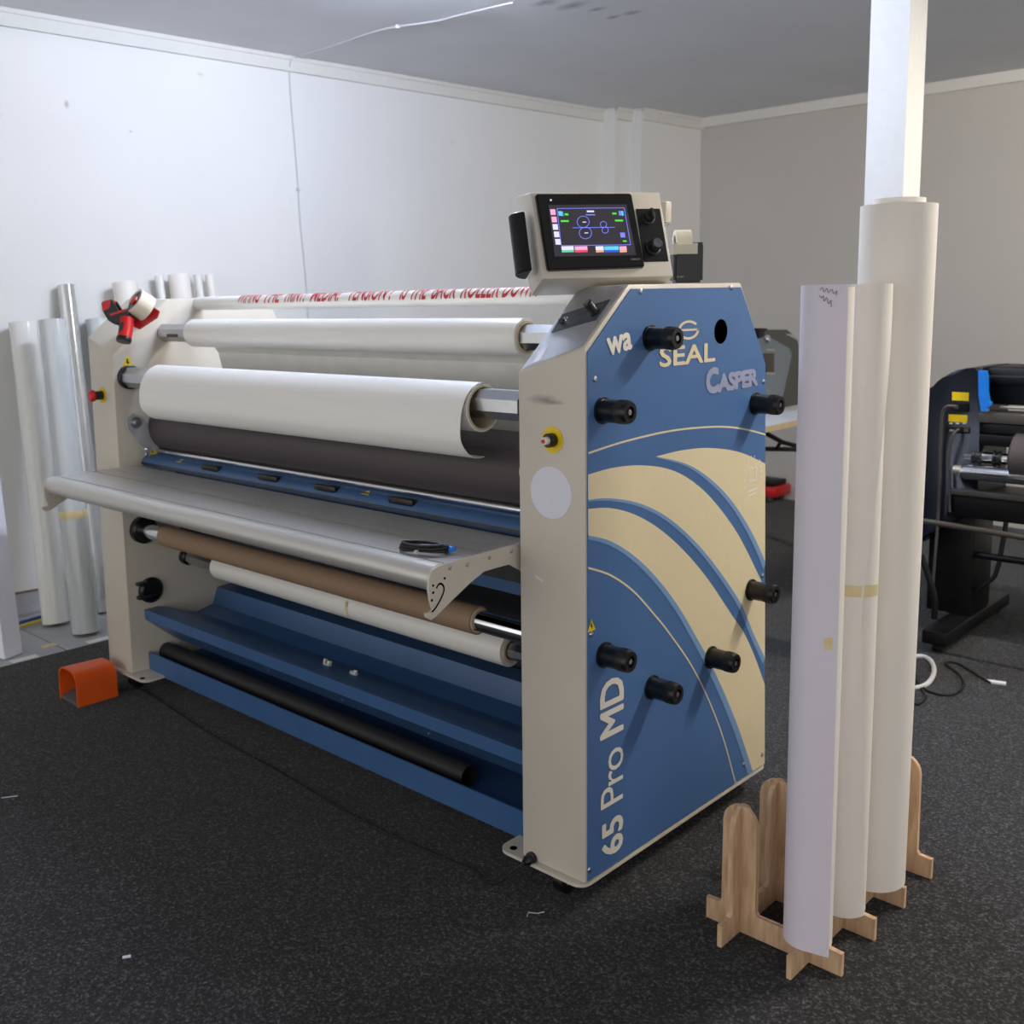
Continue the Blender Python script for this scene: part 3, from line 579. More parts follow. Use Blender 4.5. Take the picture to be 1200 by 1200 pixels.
kquad('switch_plate', [(930, 180), (1098, 178), (1160, 548), (985, 552)], -.001, .002, 'black_plastic', .001)
c = kp((1015, 245)); bm = B(); lathe(bm, c, KN, [(0, .016), (.004, .016), (.005, .013), (.018, .012), (.02, .010)], 20); KD = obj('rotary_switch', bm, 'knob_ridge', KO)
bm = B(); box(bm, (-.003, -.012, 0), (.003, .012, .01), .001); bm.transform(Matrix.Translation(c+KN*.02) @ Matrix((KH, KV, KN)).transposed().to_4x4()); obj('switch_lever', bm, 'black_plastic', KO)
c = kp((1045, 455)); d_ = (KN+KH*.1).normalized(); bm = B(); lathe(bm, c, d_, [(0, .019), (.006, .019), (.007, .015), (.026, .014), (.028, .012)], 24); obj('speed_dial', bm, 'black_plastic', KO)
bm = B(); cyl(bm, c+d_*.028, c+d_*.029, .011, n=20); obj('dial_cap', bm, 'grey_plate', KO)
c = kp((1012, 418)); bm = B(); lathe(bm, c, KN, [(0, .004), (.004, .003)], 12); obj('status_lamp', bm, 'print_white', KO)
# grab handle on console side
hp0 = F[0]*.74+F[3]*.26; hp1 = F[0]*.12+F[3]*.88; sd = -KH
pts = [hp0+KB*.03, hp0+KB*.03+sd*.026, hp1+KB*.03+sd*.026, hp1+KB*.03]
bm = B(); a = hp0+KB*.035; b_ = hp1-KN*.035; prof = []
for q in (a, b_):
    R = []
    for i in range(12):
        an = math.pi*i/11-math.pi/2; R.append(q+sd*(.018+.032*math.cos(an))+KN*(.026*math.sin(an)))
    R += [q+KN*.026, q-KN*.026][:0]; prof.append(R)
prism(bm, prof[0], prof[1]); bmesh.ops.bevel(bm, geom=bm.edges[:], offset=.002, segments=1, affect='EDGES'); obj('grab_handle', bm, 'black_plastic', KO)
# mounting arm behind console, standing on the cabinet top
ac = KC+KB*.13+V((0, 0, 0)); bm = B(); cyl(bm, (ac.x, ac.y, 1.40), (ac.x, ac.y, 1.60), .018, n=20); obj('mounting_post', bm, 'cream', LM)
q = CL+ray((779, 249))*((CL-KC).length*1.02); q = onpl((779, 249), KC+KB*.10, CF); bm = B(); box(bm, q-V((.012, .012, .025)), q+V((.012, .012, .025)), .003); obj('mounting_bracket', bm, 'cream', LM)
q2 = onpl((782, 263), KC+KB*.10, CF); bm = B(); lathe(bm, q2-CR*.012, CR, [(0, .006), (.014, .006), (.016, .004)], 12); obj('bracket_bolt', bm, 'chrome', LM)
bm = B(); prism(bm, [q+V((-.005, -.01, 0)), q+V((.005, .01, 0)), ac+V((.005, .01, .05)), ac+V((-.005, -.01, .05))], [v-EZ*.03 for v in (q+V((-.005, -.01, 0)), q+V((.005, .01, 0)), ac+V((.005, .01, .05)), ac+V((-.005, -.01, .05)))]); obj('mounting_strut', bm, 'cream', LM)

# ================================================================== ROLLS ON THE LAMINATOR
def xs(px, yz): return near(px, (-1, *yz), EX).x
# film roll on the top shaft with web running down to the roller
xa, xb = xs((229, 390), TOPA), xs((617, 393), TOPA); RT = .047
t = thing('film_roll', ((xa+xb)/2, TOPA[0], TOPA[1]-RT), 'white film roll on the top shaft below the lettered bar', 'film roll')
bm = B(); pipe(bm, (xa, *TOPA), (xb, *TOPA), RT, .0395, 56); obj('film', bm, 'film_white', t)
bm = B(); pipe(bm, (xa-.001, *TOPA), (xb+.003, *TOPA), .0395, .0335, 40); obj('core', bm, 'core_card', t)
wx0 = near((256, 420), (-1, .262, 1.2), EX).x
bm = B(); ws = [(.2385, 1.248), (.262, 1.215), (.290, 1.10), (.2875, 1.0)]
for (y0, z0), (y1, z1) in zip(ws, ws[1:]): yzprism(bm, [(y0, z0), (y1, z1), (y1+.0012, z1), (y0+.0012, z0)], wx0, XN-.01)
obj('film_web', bm, 'web_white', t)
# large paper roll with its loose end
xa, xb = xs((187, 454), BIGA), xs((566, 470), BIGA); RB = .0575
t = thing('paper_roll', ((xa+xb)/2, BIGA[0], BIGA[1]-RB), 'large white paper roll whose loose end hangs over the black roller', 'paper roll')
BG2 = (BIGA[0], BIGA[1]-.0115)
bm = B(); pipe(bm, (xa, *BG2), (xb, *BG2), RB, .0525, 56); obj('paper', bm, 'paper_white', t)
bm = B(); pipe(bm, (xa-.001, *BG2), (xb+.002, *BG2), .0525, .0487, 40); obj('core', bm, 'core_card', t)
sec = [(.082, 1.174), (.055, 1.1815), (.026, 1.174), (-.000, 1.152), (-.016, 1.120), (-.022, 1.085), (-.020, 1.050), (.002, 1.020), (.030, 1.006), (.058, 1.006)]
S_ = cm([V((0, y, z)) for y, z in sec])
def sheet(bm, S, x0, x1, th=.0012):
    R0 = []; R1 = []
    for i, p in enumerate(S):
        d = (S[min(i+1, len(S)-1)]-S[max(i-1, 0)]).normalized(); n = V((0, d.z, -d.y)); R0.append((p.y+n.y*th, p.z+n.z*th)); R1.append((p.y, p.z))
    for k in range(len(S)-1):
        pass
    ring = R0+R1[::-1]; yzprism_strip(bm, R0, R1, x0, x1)
def yzprism_strip(bm, A, Bb, x0, x1):
    a0 = [bm.verts.new((x0, *p)) for p in A]; a1 = [bm.verts.new((x1, *p)) for p in A]; b0 = [bm.verts.new((x0, *p)) for p in Bb]; b1 = [bm.verts.new((x1, *p)) for p in Bb]
    bridge(bm, a0, a1, False); bridge(bm, b0, b1, False); bridge(bm, a0, b0, False); bridge(bm, a1, b1, False)
    for i in (0, -1): bm.faces.new((a0[i], a1[i], b1[i], b0[i]))
bm = B(); sheet(bm, S_, xa, xb); obj('loose_sheet', bm, 'paper_white', t)
# kraft tube
xa, xb = xs((195, 627), KRA), xs((561, 728), KRA)
t = thing('kraft_roll', ((xa+xb)/2, KRA[0], KRA[1]-.036), 'brown kraft paper roll on the shaft under the table', 'paper roll')
bm = B(); pipe(bm, (xa, *KRA), (xb, *KRA), .036, .031, 48); obj('paper', bm, 'kraft', t)
bm = B(); pipe(bm, (xa-.0005, *KRA), (xb+.0015, *KRA), .031, .0265, 40); obj('core', bm, 'core_card', t)
# lower white roll
xa, xb = xs((257, 668), LOWA), xs((598, 766), LOWA)
t = thing('film_roll', ((xa+xb)/2, LOWA[0], LOWA[1]-.045), 'white film roll low behind the kraft roll above the blue tray', 'film roll')
bm = B(); pipe(bm, (xa, *LOWA), (xb, *LOWA), .045, .034, 48); obj('film', bm, 'film_white', t)
bm = B(); pipe(bm, (xa-.003, *LOWA), (xb+.003, *LOWA), .034, .026, 40); obj('core', bm, 'core_card', t)
c = near((406, 713), (-1, LOWA[0]-.045, LOWA[1]), EX); bm = B()
for i in range(6):
    a0, a1 = [math.radians(150+k*10) for k in (i, i+1)]; rr = .0456
    flat(bm, [V((c.x-.008+.004*i/6, LOWA[0]+rr*math.cos(a0), LOWA[1]+rr*math.sin(a0))), V((c.x+.006, LOWA[0]+rr*math.cos(a0), LOWA[1]+rr*math.sin(a0))), V((c.x+.006, LOWA[0]+rr*math.cos(a1), LOWA[1]+rr*math.sin(a1))), V((c.x-.008+.004*i/6, LOWA[0]+rr*math.cos(a1), LOWA[1]+rr*math.sin(a1)))])
bmesh.ops.remove_doubles(bm, verts=bm.verts, dist=1e-5); obj('tape_strip', bm, 'masking_tape', t)
# black tube lying in lower tray
TA = (.135, .1308); xa, xb = near((190, 760), (-1, .118, .14), EX).x, xs((552, 904), TA)
bm = B(); pipe(bm, (max(xa, XI+.006), *TA), (xb, *TA), .0305, .0255, 40); tag(obj('cardboard_tube', bm, 'black_tube'), 'long black tube lying in the bottom blue tray', 'tube')
# two small plastic clips on the tray lip
for i, (px, L) in enumerate((((379, 790), 'small clear plastic clip on the blue tray lip, forked prongs upward'), ((411, 799.5), 'small clear plastic clip on the blue tray lip, lying on its side'))):
    c = near(px, (-1, .135, .298), EX); c = V((c.x, .135, .2965)); bm = B()
    if i == 0:
        box(bm, c+V((-.014, -.006, 0)), c+V((.014, .006, .006)), .001); box(bm, c+V((-.014, -.006, .005)), c+V((-.007, .006, .018)), .001); box(bm, c+V((.004, -.006, .005)), c+V((.013, .006, .016)), .001)
    else:
        box(bm, c+V((-.014, -.006, 0)), c+V((.012, .006, .008)), .0015); cyl(bm, c+V((.004, 0, .008)), c+V((.004, 0, .015)), .006, n=10); box(bm, c+V((-.016, -.003, .004)), c+V((-.008, .003, .010)), .001)
    bm.transform(Matrix.Translation(c) @ Matrix.Rotation(-.3, 4, 'X') @ Matrix.Translation(-c)); tag(obj('plastic_clip', bm, 'clear_plastic'), L, 'clip')
# coiled black cable on the table
c = near((497, 647), (-.6, -.185, ZT+.006), EX)
t = thing('coiled_cable', (c.x, c.y, ZT), 'small coiled black cable with a blue plug on the table', 'cable'); P_ = []
for i in range(60):
    a = 2*math.pi*i/20; P_.append(V((c.x+.052*math.cos(a)*(1-.05*math.sin(i)), c.y+(.024+.005*math.sin(i*.7))*math.sin(a)+.016*math.cos(a), ZT+.0045+.0065*(i/20)/1.0*.9)))
bm = B(); sweep(bm, P_, .004, 8, 0); obj('cable_loops', bm, 'cable_black', t)
e = c+V((.046, .03, .012)); e.z = ZT+.012; bm = B(); box(bm, e-V((.016, .008, .006)), e+V((.016, .008, .006)), .002); lab(obj('plug', bm, 'blue_plastic', t), 'blue plug end')
e = c+V((0, -.024, 0)); e.z = ZT+.006; bm = B(); cyl(bm, e-EX*.004, e+EX*.004, .005, n=10); obj('cable_tie', bm, 'cable_white', t)

# tape dispenser on the cabinet top, behind the console
p0 = on((804, 326), 1, .47); s_ = (p0-CL).dot(CF)/FPX; p0.z = 1.4082
t = thing('tape_holder', (p0.x, p0.y, 1.4082), 'black tape dispenser with a cream tape roll on top of the cabinet behind the console', 'tape dispenser')
def bb(x, y, d=0): return p0+CR*((x-804)*s_)+EZ*((326-y)*s_)+V((CF.x, CF.y, 0)).normalized()*d
w2 = .032; top = 46*s_
fwd = V((CF.x, CF.y, 0)).normalized(); rgt = V((CR.x, CR.y, 0)).normalized()
def rbox(cx0, cx1, z0, z1, d0, d1, bev): 
    bm = B(); Q = [p0+rgt*a+fwd*d for a, d in ((cx0, d0), (cx1, d0), (cx1, d1), (cx0, d1))]; prism(bm, [q+EZ*z0 for q in Q], [q+EZ*z1 for q in Q])
    if bev: bmesh.ops.bevel(bm, geom=bm.edges[:], offset=bev, segments=2, affect='EDGES')
    return bm
obj('dispenser_body', rbox(-17*s_, 17*s_, 0, top, -.03, .03, .006), 'black_plastic', t)
obj('silver_band', rbox(-17.3*s_, 10.5*s_, top*.70, top*.98, -.0305, .02, .001), 'label_silver', t)
bm = B(); c = p0+EZ*(top+.000)-rgt*5*s_; pipe(bm, c-rgt*9*s_, c+rgt*9*s_, 15*s_, 9*s_, 36); obj('tape_roll', bm, 'tape_cream', t)
bm = B(); a = p0+rgt*10*s_+EZ*top; prism(bm, [a-fwd*.02, a+rgt*7*s_-fwd*.02, a+rgt*5.5*s_-EZ*14*s_-fwd*.02], [a+fwd*.0, a+rgt*7*s_+fwd*.0, a+rgt*5.5*s_-EZ*14*s_+fwd*.0]); obj('cutter_blade', bm, 'black_plastic', t)
bm = B(); a = p0+rgt*7*s_-fwd*.031; text('maker_line', 'SECURE', 'label_silver', t, p0-rgt*14*s_-fwd*.0306+EZ*6*s_, rgt, EZ, 8*s_, 1.6*s_, .0); bm.free()

# packing tape gun resting on the far cabinet's slanted corner
g0 = on((150, 372), 1, .045); gs = (g0-CL).dot(CF)/FPX
GT = thing('tape_gun', (g0.x, .09, 1.31), 'red and black packing tape gun on the slanted cabinet corner', 'tape gun')
def gp(x, y, d=0): return g0+CR*((x-150)*gs)+CU*((372-y)*gs)+CF*d
ax = (CR*.60-CU*.42+CF*.55).normalized()               # axis of the tape roll, away from the open face
c = gp(157, 352, 0); bm = B(); pipe(bm, c, c+ax*.055, .046, .039, 40); obj('tape_roll', bm, 'tape_cream', GT)
bm = B(); lathe(bm, c+ax*.004, ax, [(0, .0385), (.045, .0385)], 32); obj('hub', bm, 'black_plastic', GT)
bm = B(); lathe(bm, c-ax*.006, ax, [(0, .008), (.004, .016), (.014, .018)], 6); obj('hub_nut', bm, 'red', GT)
SPq = [c+ax*.056+CR*.030-CU*.028, c+ax*.056+CR*.038-CU*.005, c+ax*.056-CR*.0+CU*.02, c+ax*.056-CR*.034, gp(146, 378, .04), gp(158, 384, .04)]
bm = B(); prism(bm, SPq, [q+ax*.004 for q in SPq]); obj('side_plate', bm, 'red', GT)
def gquad(name, Q, d0, d1, m, bev=.002):
    bm = B(); prism(bm, [gp(*q, d0) for q in Q], [gp(*q, d1) for q in Q]); bmesh.ops.bevel(bm, geom=bm.edges[:], offset=bev, segments=1, affect='EDGES'); return obj(name, bm, m, GT)
gquad('frame_arm', [(121, 354), (132, 351), (142, 368), (150, 372), (146, 380), (136, 381), (128, 376), (121, 364)], -.012, .0, 'black_plastic')
gquad('frame_arm', [(121, 354), (132, 351), (142, 368), (150, 372), (146, 380), (136, 381), (128, 376), (121, 364)], .035, .047, 'black_plastic')
gquad('blade_guard', [(120, 355), (132, 351), (130, 362), (122, 366)], -.013, .047, 'red', .002)
gquad('body', [(131, 370), (150, 362), (158, 376), (152, 382), (138, 380)], -.02, .02, 'black_plastic', .003)
gquad('body_stripe', [(131, 369), (150, 362.5), (151, 365), (132, 371.5)], -.0215, .018, 'red', .0005)
bm = B(); a = gp(150, 374, -.01); b_ = gp(149, 398, -.03); sweep(bm, [a, gp(150.5, 384, -.02), b_], .0235, 16, 1); obj('handle', bm, 'red', GT)
bm = B(); d_ = (b_-gp(150.5, 384, -.02)).normalized(); lathe(bm, b_-d_*.004, d_, [(0, .0245), (.008, .026), (.016, .0235)], 20); obj('handle_cap', bm, 'black_plastic', GT)
gquad('handle_grip', [(145, 380), (150, 379), (149, 391), (144.5, 392)], -.047, -.038, 'black_plastic', .001)

# ================================================================== FOOT PEDAL
PX_, PY_ = -2.135, -.192; HW, HD, HH = .069, .148, .125
def arch(hw, h, r):
    P = [(-hw, 0), (-hw, h-r)]
    for i in range(1, 9): a = math.pi-math.pi/2*i/8; P.append((-hw+r+r*math.cos(a), h-r+r*math.sin(a)))
    for i in range(0, 9): a = math.pi/2-math.pi/2*i/8; P.append((hw-r+r*math.cos(a), h-r+r*math.sin(a)))
    return P+[(hw, 0)]
FT = thing('foot_pedal', (PX_, PY_+HD/2, 0), 'orange hooded foot pedal on the carpet beside the far cabinet', 'foot pedal')
O = arch(HW, HH, .045); I = arch(HW-.005, HH-.005, .041); bm = B()
def ar(P, y, k=1.0): return [bm.verts.new((PX_+x, y, z*k)) for x, z in P]
o0, o1, i0, i1 = ar(O, PY_), ar(O, PY_+HD, .96), ar(I, PY_), ar(I, PY_+HD-.006, .96)
bridge(bm, o0, o1, False); bridge(bm, i0, i1, False); bridge(bm, o0, i0, False); bm.faces.new(o1); bm.faces.new(i1)
obj('hood', bm, 'orange', FT)
bm = B(); prism(bm, [(PX_-HW+.006, PY_+.004, .0), (PX_+HW-.006, PY_+.004, 0), (PX_+HW-.006, PY_+HD-.01, 0), (PX_-HW+.006, PY_+HD-.01, 0)], [(PX_-HW+.006, PY_+.004, .012), (PX_+HW-.006, PY_+.004, .012), (PX_+HW-.006, PY_+HD-.01, .05), (PX_-HW+.006, PY_+HD-.01, .05)]); obj('treadle', bm, 'pedal_grey', FT)
cb = [GLAND, GLAND+V((-.02, -.015, -.02)), V((-.22, -.06, .012)), V((-.29, -.045, .004))]+[on(p, 2, .004) for p in ((560, 1022), (480, 990), (400, 950), (330, 906), (250, 864), (200, 830), (165, 806))]+[V((-2.08, .02, .004)), V((-2.1, -.03, .01)), V((PX_+.02, PY_+HD-.002, .012))]
bm = B(); sweep(bm, cb, .0026, 8, 2); tag(obj('pedal_cable', bm, 'cable_black'), 'thin black cable trailing over the carpet from the near cabinet to the foot pedal', 'cable')

# ================================================================== PLYWOOD ROLL STAND AND ROLLS
YS = [.186, .348, .510, .672]; XS = [.277, .436]; TH = .012; BH = .05; UH = .29; UW = .040
ST = thing('roll_stand', (.355, .43, 0), 'interlocking plywood roll stand with rounded uprights', 'roll stand')
def outline(c, lo, hi):
    P = [(lo, 0), (hi, 0), (hi, BH)]
    for u in sorted(c, reverse=True):
        P += [(u+UW+.006, BH), (u+UW, BH+.008), (u+UW, UH-UW)]
        for i in range(1, 12): a = math.pi*i/12; P.append((u+UW*math.cos(a), UH-UW+UW*math.sin(a)))
        P += [(u-UW, UH-UW), (u-UW, BH+.008), (u-UW-.006, BH)]
    return P+[(lo, BH)]
for y in YS:
    Pq = outline(XS, .198, .512); bm = B(); prism(bm, [(x, y-TH/2, z) for x, z in Pq], [(x, y+TH/2, z) for x, z in Pq]); bmesh.ops.bevel(bm, geom=[e for e in bm.edges if abs(e.verts[0].co.y-e.verts[1].co.y) < 1e-6], offset=.0012, segments=1, affect='EDGES'); obj('plywood_panel', bm, 'plywood', ST)
for x in XS:
    Pq = outline(YS, .103, .752); bm = B(); prism(bm, [(x-TH/2, y, z) for y, z in Pq], [(x+TH/2, y, z) for y, z in Pq]); bmesh.ops.bevel(bm, geom=[e for e in bm.edges if abs(e.verts[0].co.x-e.verts[1].co.x) < 1e-6], offset=.0012, segments=1, affect='EDGES'); obj('plywood_panel', bm, 'plywood', ST)
def vsheet(cx_, cy_, fn, z0, z1, nz, na, th=.0009):    # sheet standing on edge; fn(t, zfrac) -> (dx, dy)
    bm = B(); G = []
    for k in range(nz+1):
        f = k/nz; z = z0+(z1-z0)*f; row = []; q = [V((cx_+fn(i/na, f)[0], cy_+fn(i/na, f)[1], z)) for i in range(na+1)]
        for i, p in enumerate(q):
            d = (q[min(i+1, na)]-q[max(i-1, 0)]).normalized(); n = V((d.y, -d.x, 0)); row.append((bm.verts.new(p), bm.verts.new(p-n*th)))
        G.append(row)
    for k in range(nz):
        for i in range(na):
            for s in (0, 1): bm.faces.new((G[k][i][s], G[k][i+1][s], G[k+1][i+1][s], G[k+1][i][s]))
        for i in (0, na): bm.faces.new((G[k][i][0], G[k][i][1], G[k+1][i][1], G[k+1][i][0]))
    for k in (0, nz):
        for i in range(na): bm.faces.new((G[k][i][0], G[k][i+1][0], G[k][i+1][1], G[k][i][1]))
    return bm
def spiral(r, a0, endang, flap):
    def fn(t, f):
        e = math.radians(endang(f)); s = math.radians(a0); arc = (e-s)*r; L = flap(f); tot = arc+L; q = t*tot
        if q <= arc: a = s+q/r; return (r*math.cos(a), r*math.sin(a))
        a = e; k = q-arc; return (r*math.cos(a)-math.sin(a)*k, r*math.sin(a)+math.cos(a)*k)
    return fn
AX, AY = XS[1], YS[0]
RA = thing('paper_roll', (AX, AY, BH), 'lilac-white loosely wound paper sheet slipped over the upright at the stand front', 'paper roll')
bm = B(); pipe(bm, (AX, AY, BH+.001), (AX, AY, 1.385), .0475, .0445, 48); obj('inner_roll', bm, 'roll_white', RA)
bm = vsheet(AX, AY, spiral(.050, 60, lambda f: 285, lambda f: .050-.006*f), BH+.001, 1.39, 6, 44); SHA = obj('outer_sheet', bm, 'roll_lilac', RA)
fdir = math.radians(285); tn = V((-math.sin(fdir), math.cos(fdir), 0)); nn = V((math.cos(fdir), math.sin(fdir), 0))
def ap(px, d=.0012): return onpl(px, V((AX, AY, 0))+nn*.0502, nn)+nn*d
for sq in ([(961, 340), (964, 337), (966, 342), (969, 338), (971, 343), (975, 339), (977, 344), (981, 341), (980, 346)], [(960, 346), (963, 349), (965, 347), (966, 353), (969, 349), (971, 356), (974, 352), (974, 360)]):
    bm = B(); strip(bm, cm([ap(q) for q in sq]), .0011, nn); obj('pen_writing', bm, 'pen_ink', RA)
bm = B(); flat(bm, [ap(q, .0008) for q in ((966, 748), (975.5, 747), (975, 761), (966, 762))]); obj('tape_patch', bm, 'masking_tape', RA)
BX, BY = XS[1], YS[1]
RBT = thing('paper_roll', (BX, BY, BH), 'white paper roll with a flared loose edge between the lilac sheet and the tallest roll', 'paper roll')
bm = B(); pipe(bm, (BX, BY, BH+.001), (BX, BY, 1.383), .0480, .0445, 48); obj('inner_roll', bm, 'roll_white', RBT)
def endB(f):
    z = f
    return 345-(345-303)*min(1, z/.5) if z < .5 else 303+(378-303)*((z-.5)/.5)**1.25
bm = vsheet(BX, BY, spiral(.053, 60, endB, lambda f: .006+.006*f), BH+.001, 1.392, 24, 44); obj('outer_sheet', bm, 'roll_white', RBT)
bm = B(); rr = .0535; zt = near((1000, 692), (BX, BY-.05, 0), EZ).z
av = math.radians(292); P_ = []
for i in range(9):
    a = av+math.radians(-38+100*i/8); P_.append((bm.verts.new((BX+rr*math.cos(a), BY+rr*math.sin(a), zt-.012)), bm.verts.new((BX+rr*math.cos(a), BY+rr*math.sin(a), zt+.012))))
for a, b_ in zip(P_, P_[1:]): bm.faces.new((a[0], b_[0], b_[1], a[1]))
obj('tape_strip', bm, 'masking_tape', RBT)
CX_, CY_ = XS[1]-.006, YS[2]-.004
RC = thing('paper_roll', (CX_, CY_, BH), 'tallest thick white paper roll with a protruding core standing on the plywood stand', 'paper roll')
bm = B(); pipe(bm, (CX_, CY_, BH+.001), (CX_+.006, CY_, 1.556), .0765, .052, 64); obj('paper', bm, 'roll_white', RC)
bm = B(); pipe(bm, (CX_, CY_, BH+.001), (CX_+.006, CY_, 1.569), .052, .0445, 48); obj('core', bm, 'roll_white', RC)

# ================================================================== ROLLS LEANING ON THE LEFT WALL
def leaner(pb, pt, r, xtop, m, label, core=True, base=None, tapes=()):
    b0 = base if base else on(pb, 2, 0); b0 = V((b0.x, b0.y, 0)); t0 = on(pt, 0, xtop); d = (t0-b0).normalized(); b1 = b0+V((0, 0, r*math.sqrt(max(0, 1-d.z*d.z))))
    t = thing('film_roll', b0, label, 'film roll'); bm = B(); pipe(bm, b1, t0, r, r*.72, 40); o = obj('film', bm, m, t)
    if core: bm = B(); pipe(bm, b1+d*.001, t0-d*.002, r*.72, r*.62, 32); obj('core', bm, 'core_card', t)
    for s in tapes: bm = B(); q = b1+(t0-b1)*s; pipe(bm, q-d*.018, q+d*.018, r+.001, r-.002, 36); obj('tape_band', bm, 'masking_tape', t)
    return t
leaner((66, 731), (27, 378), .058, -3.265, 'film_pearl', 'pearly film roll leaning on the left wall beside the white board', tapes=())
leaner((101, 742), (61, 375), .056, -3.02, 'film_clear', 'pale film roll standing forward of the others with a tape band', tapes=(.38,))
leaner((0, 0), (77, 334), .037, -3.285, 'film_silver', 'slim silvery film tube rising above the two pale rolls', base=(V((-3.10, .42, 0))), tapes=(.42,))
leaner((0, 0), (113, 374), .05, -3.26, 'film_clear', 'pale film roll half hidden behind the far cabinet edge', base=V((-3.05, .56, 0)))
leaner((0, 0), (146, 331), .056, -3.225, 'roll_white', 'thick white roll behind the tape gun', base=V((-3.02, .72, 0)))
leaner((0, 0), (209, 322), .05, -3.2, 'roll_white', 'white roll against the wall, next to a slimmer pair', base=V((-3.0, .99, 0)))
leaner((0, 0), (186, 323), .019, -3.24, 'film_pearl', 'thin pale tube beside the white roll against the wall', base=V((-3.05, .89, 0)), core=False)
leaner((0, 0), (231, 322), .020, -3.205, 'film_pearl', 'slim pale roll, next to the white roll against the wall', base=V((-3.0, 1.09, 0)), core=False)
leaner((0, 0), (245, 322), .021, -3.2, 'roll_white', 'slim white roll at the end of the row along the wall', base=V((-3.0, 1.19, 0)), core=False)
# white board / box section at the far left
b0 = on((27, 765), 2, 0); bm = B(); dv = V((-.14, -.50, 1.35)).normalized()
Q = [V((b0.x-.045, b0.y-.10, 0)), V((b0.x+.03, b0.y-.085, 0)), V((b0.x+.0, b0.y, 0)), V((b0.x-.06, b0.y-.02, 0))]
dv = (on((0, 556), 0, -2.93)-b0).normalized(); prism(bm, Q, [q+dv*1.35 for q in Q]); bmesh.ops.bevel(bm, geom=bm.edges[:], offset=.002, segments=1, affect='EDGES'); tag(obj('white_box', bm, 'board_white'), 'long white box-section tube leaning in front of the film rolls', 'box')
# bundle of wires at the skirting
t = thing('wire_bundle', on((38, 727), 2, 0), 'blue and yellow wires lying on the floor along the skirting', 'wires')
for m, dy in (('wire_blue', 0), ('wire_yellow', 4), ('cable_white', -3)):
    bm = B(); sweep(bm, [on((14, 733+dy), 2, .01), on((30, 728+dy), 2, .012), on((60, 720+dy*.8), 2, .01)], .007, 8, 1); obj('wire', bm, m, t)

# ================================================================== CABLE ON WALL AND CEILING
t = thing('power_cable', onwall((343, 66), .01), 'white power cable clipped across the ceiling and down the left wall', 'cable')
P_ = [on(p, 2, H-.006) for p in ((600, -4), (540, 17), (512, 25), (465, 31), (440, 36), (395, 52), (352, 65))]; P_[0].z = H-.03
bm = B(); sweep(bm, P_, .0036, 8, 1); obj('ceiling_run', bm, 'cable_white', t)
P_ = [onwall(p, .030 if p[1] < 80 else .006) for p in ((343, 66), (340, 74), (339, 85), (341, 120), (346, 175), (349.5, 222), (352, 265), (357, 310), (360, 350))]
P_ += [P_[-1]-EZ*.5]; bm = B(); sweep(bm, P_, .0035, 8, 1); obj('wall_run', bm, 'cable_white', t)
for p in (on((465, 31), 2, H-.006), onwall((345, 66), .03), onwall((349.5, 222), .008)): bm = B(); box(bm, p-V((.009,)*3), p+V((.009,)*3), .003); obj('cable_clip', bm, 'cable_white', t)

# ================================================================== WIDE-FORMAT PRINTER (right)
PY = 2.50
def pr(px, y=PY): return on(px, 1, y)
PT = thing('wide_printer', (.2, 2.62, 0), 'black wide-format printer with blue lever and yellow labels', 'printer')
L0 = pr((1072, 600)).x; hs = [(1083, 640), (1083, 560), (1084, 500), (1086, 466), (1089, 459), (1093, 453), (1098, 447.5), (1105, 442), (1113, 437), (1122, 433.5), (1132, 431.5), (1142, 431), (1150, 431), (1150, 440), (1148, 500), (1146, 560), (1146, 600), (1110, 610)]
Hq = [pr(p) for p in hs]; Hq = [V((q.x-(.03 if i < 4 else 0), PY, q.z)) for i, q in enumerate(Hq)]
bm = B(); prism(bm, Hq, [q+EY*.34 for q in Hq]); bmesh.ops.bevel(bm, geom=[e for e in bm.edges if abs(e.verts[0].co.y-e.verts[1].co.y) < 1e-6 and e.verts[0].co.y < PY+.01], offset=.012, segments=3, affect='EDGES'); HS = lab(obj('end_housing', bm, 'navy', PT), 'rounded navy end housing')
XR = pr((1150, 500)).x; XE = XR+1.6
def pz(px): return pr(px).z
def pq(name, Q, d0, d1, m, parent=None, y=PY):
    A = [pr(q, y) for q in Q]; bm = B(); prism(bm, [q-EY*d1 for q in A], [q-EY*d0 for q in A]); return obj(name, bm, m, parent or HS)
cp = lambda x, y: (1050+x/8, 410+y/8)
pq('yellow_label', [cp(527, 393), cp(684, 402), cp(681, 480), cp(526, 472)], 0, .001, 'yellow'); pq('yellow_label', [cp(495, 604), cp(670, 612), cp(667, 682), cp(492, 672)], 0, .001, 'yellow')
pq('power_socket', [cp(520, 495), cp(682, 500), cp(680, 570), cp(518, 562)], 0, .006, 'printer_black'); pq('rocker_switch', [cp(556, 512), cp(590, 514), cp(588, 552), cp(555, 550)], .006, .011, 'printer_grey')
pq('port_panel', [cp(490, 720), cp(690, 725), cp(688, 780), cp(488, 770)], 0, .003, 'printer_black'); pq('network_port', [cp(640, 728), cp(686, 730), cp(685, 770), cp(640, 768)], .003, .006, 'printer_grey'); pq('usb_port', [cp(505, 745), cp(545, 747), cp(544, 764), cp(504, 762)], .003, .005, 'label_silver')
for x in (515, 577, 641): pq('port_tag', [cp(x-15, 683), cp(x+15, 684), cp(x+15, 695), cp(x-15, 694)], 0, .0015, 'white_sticker')
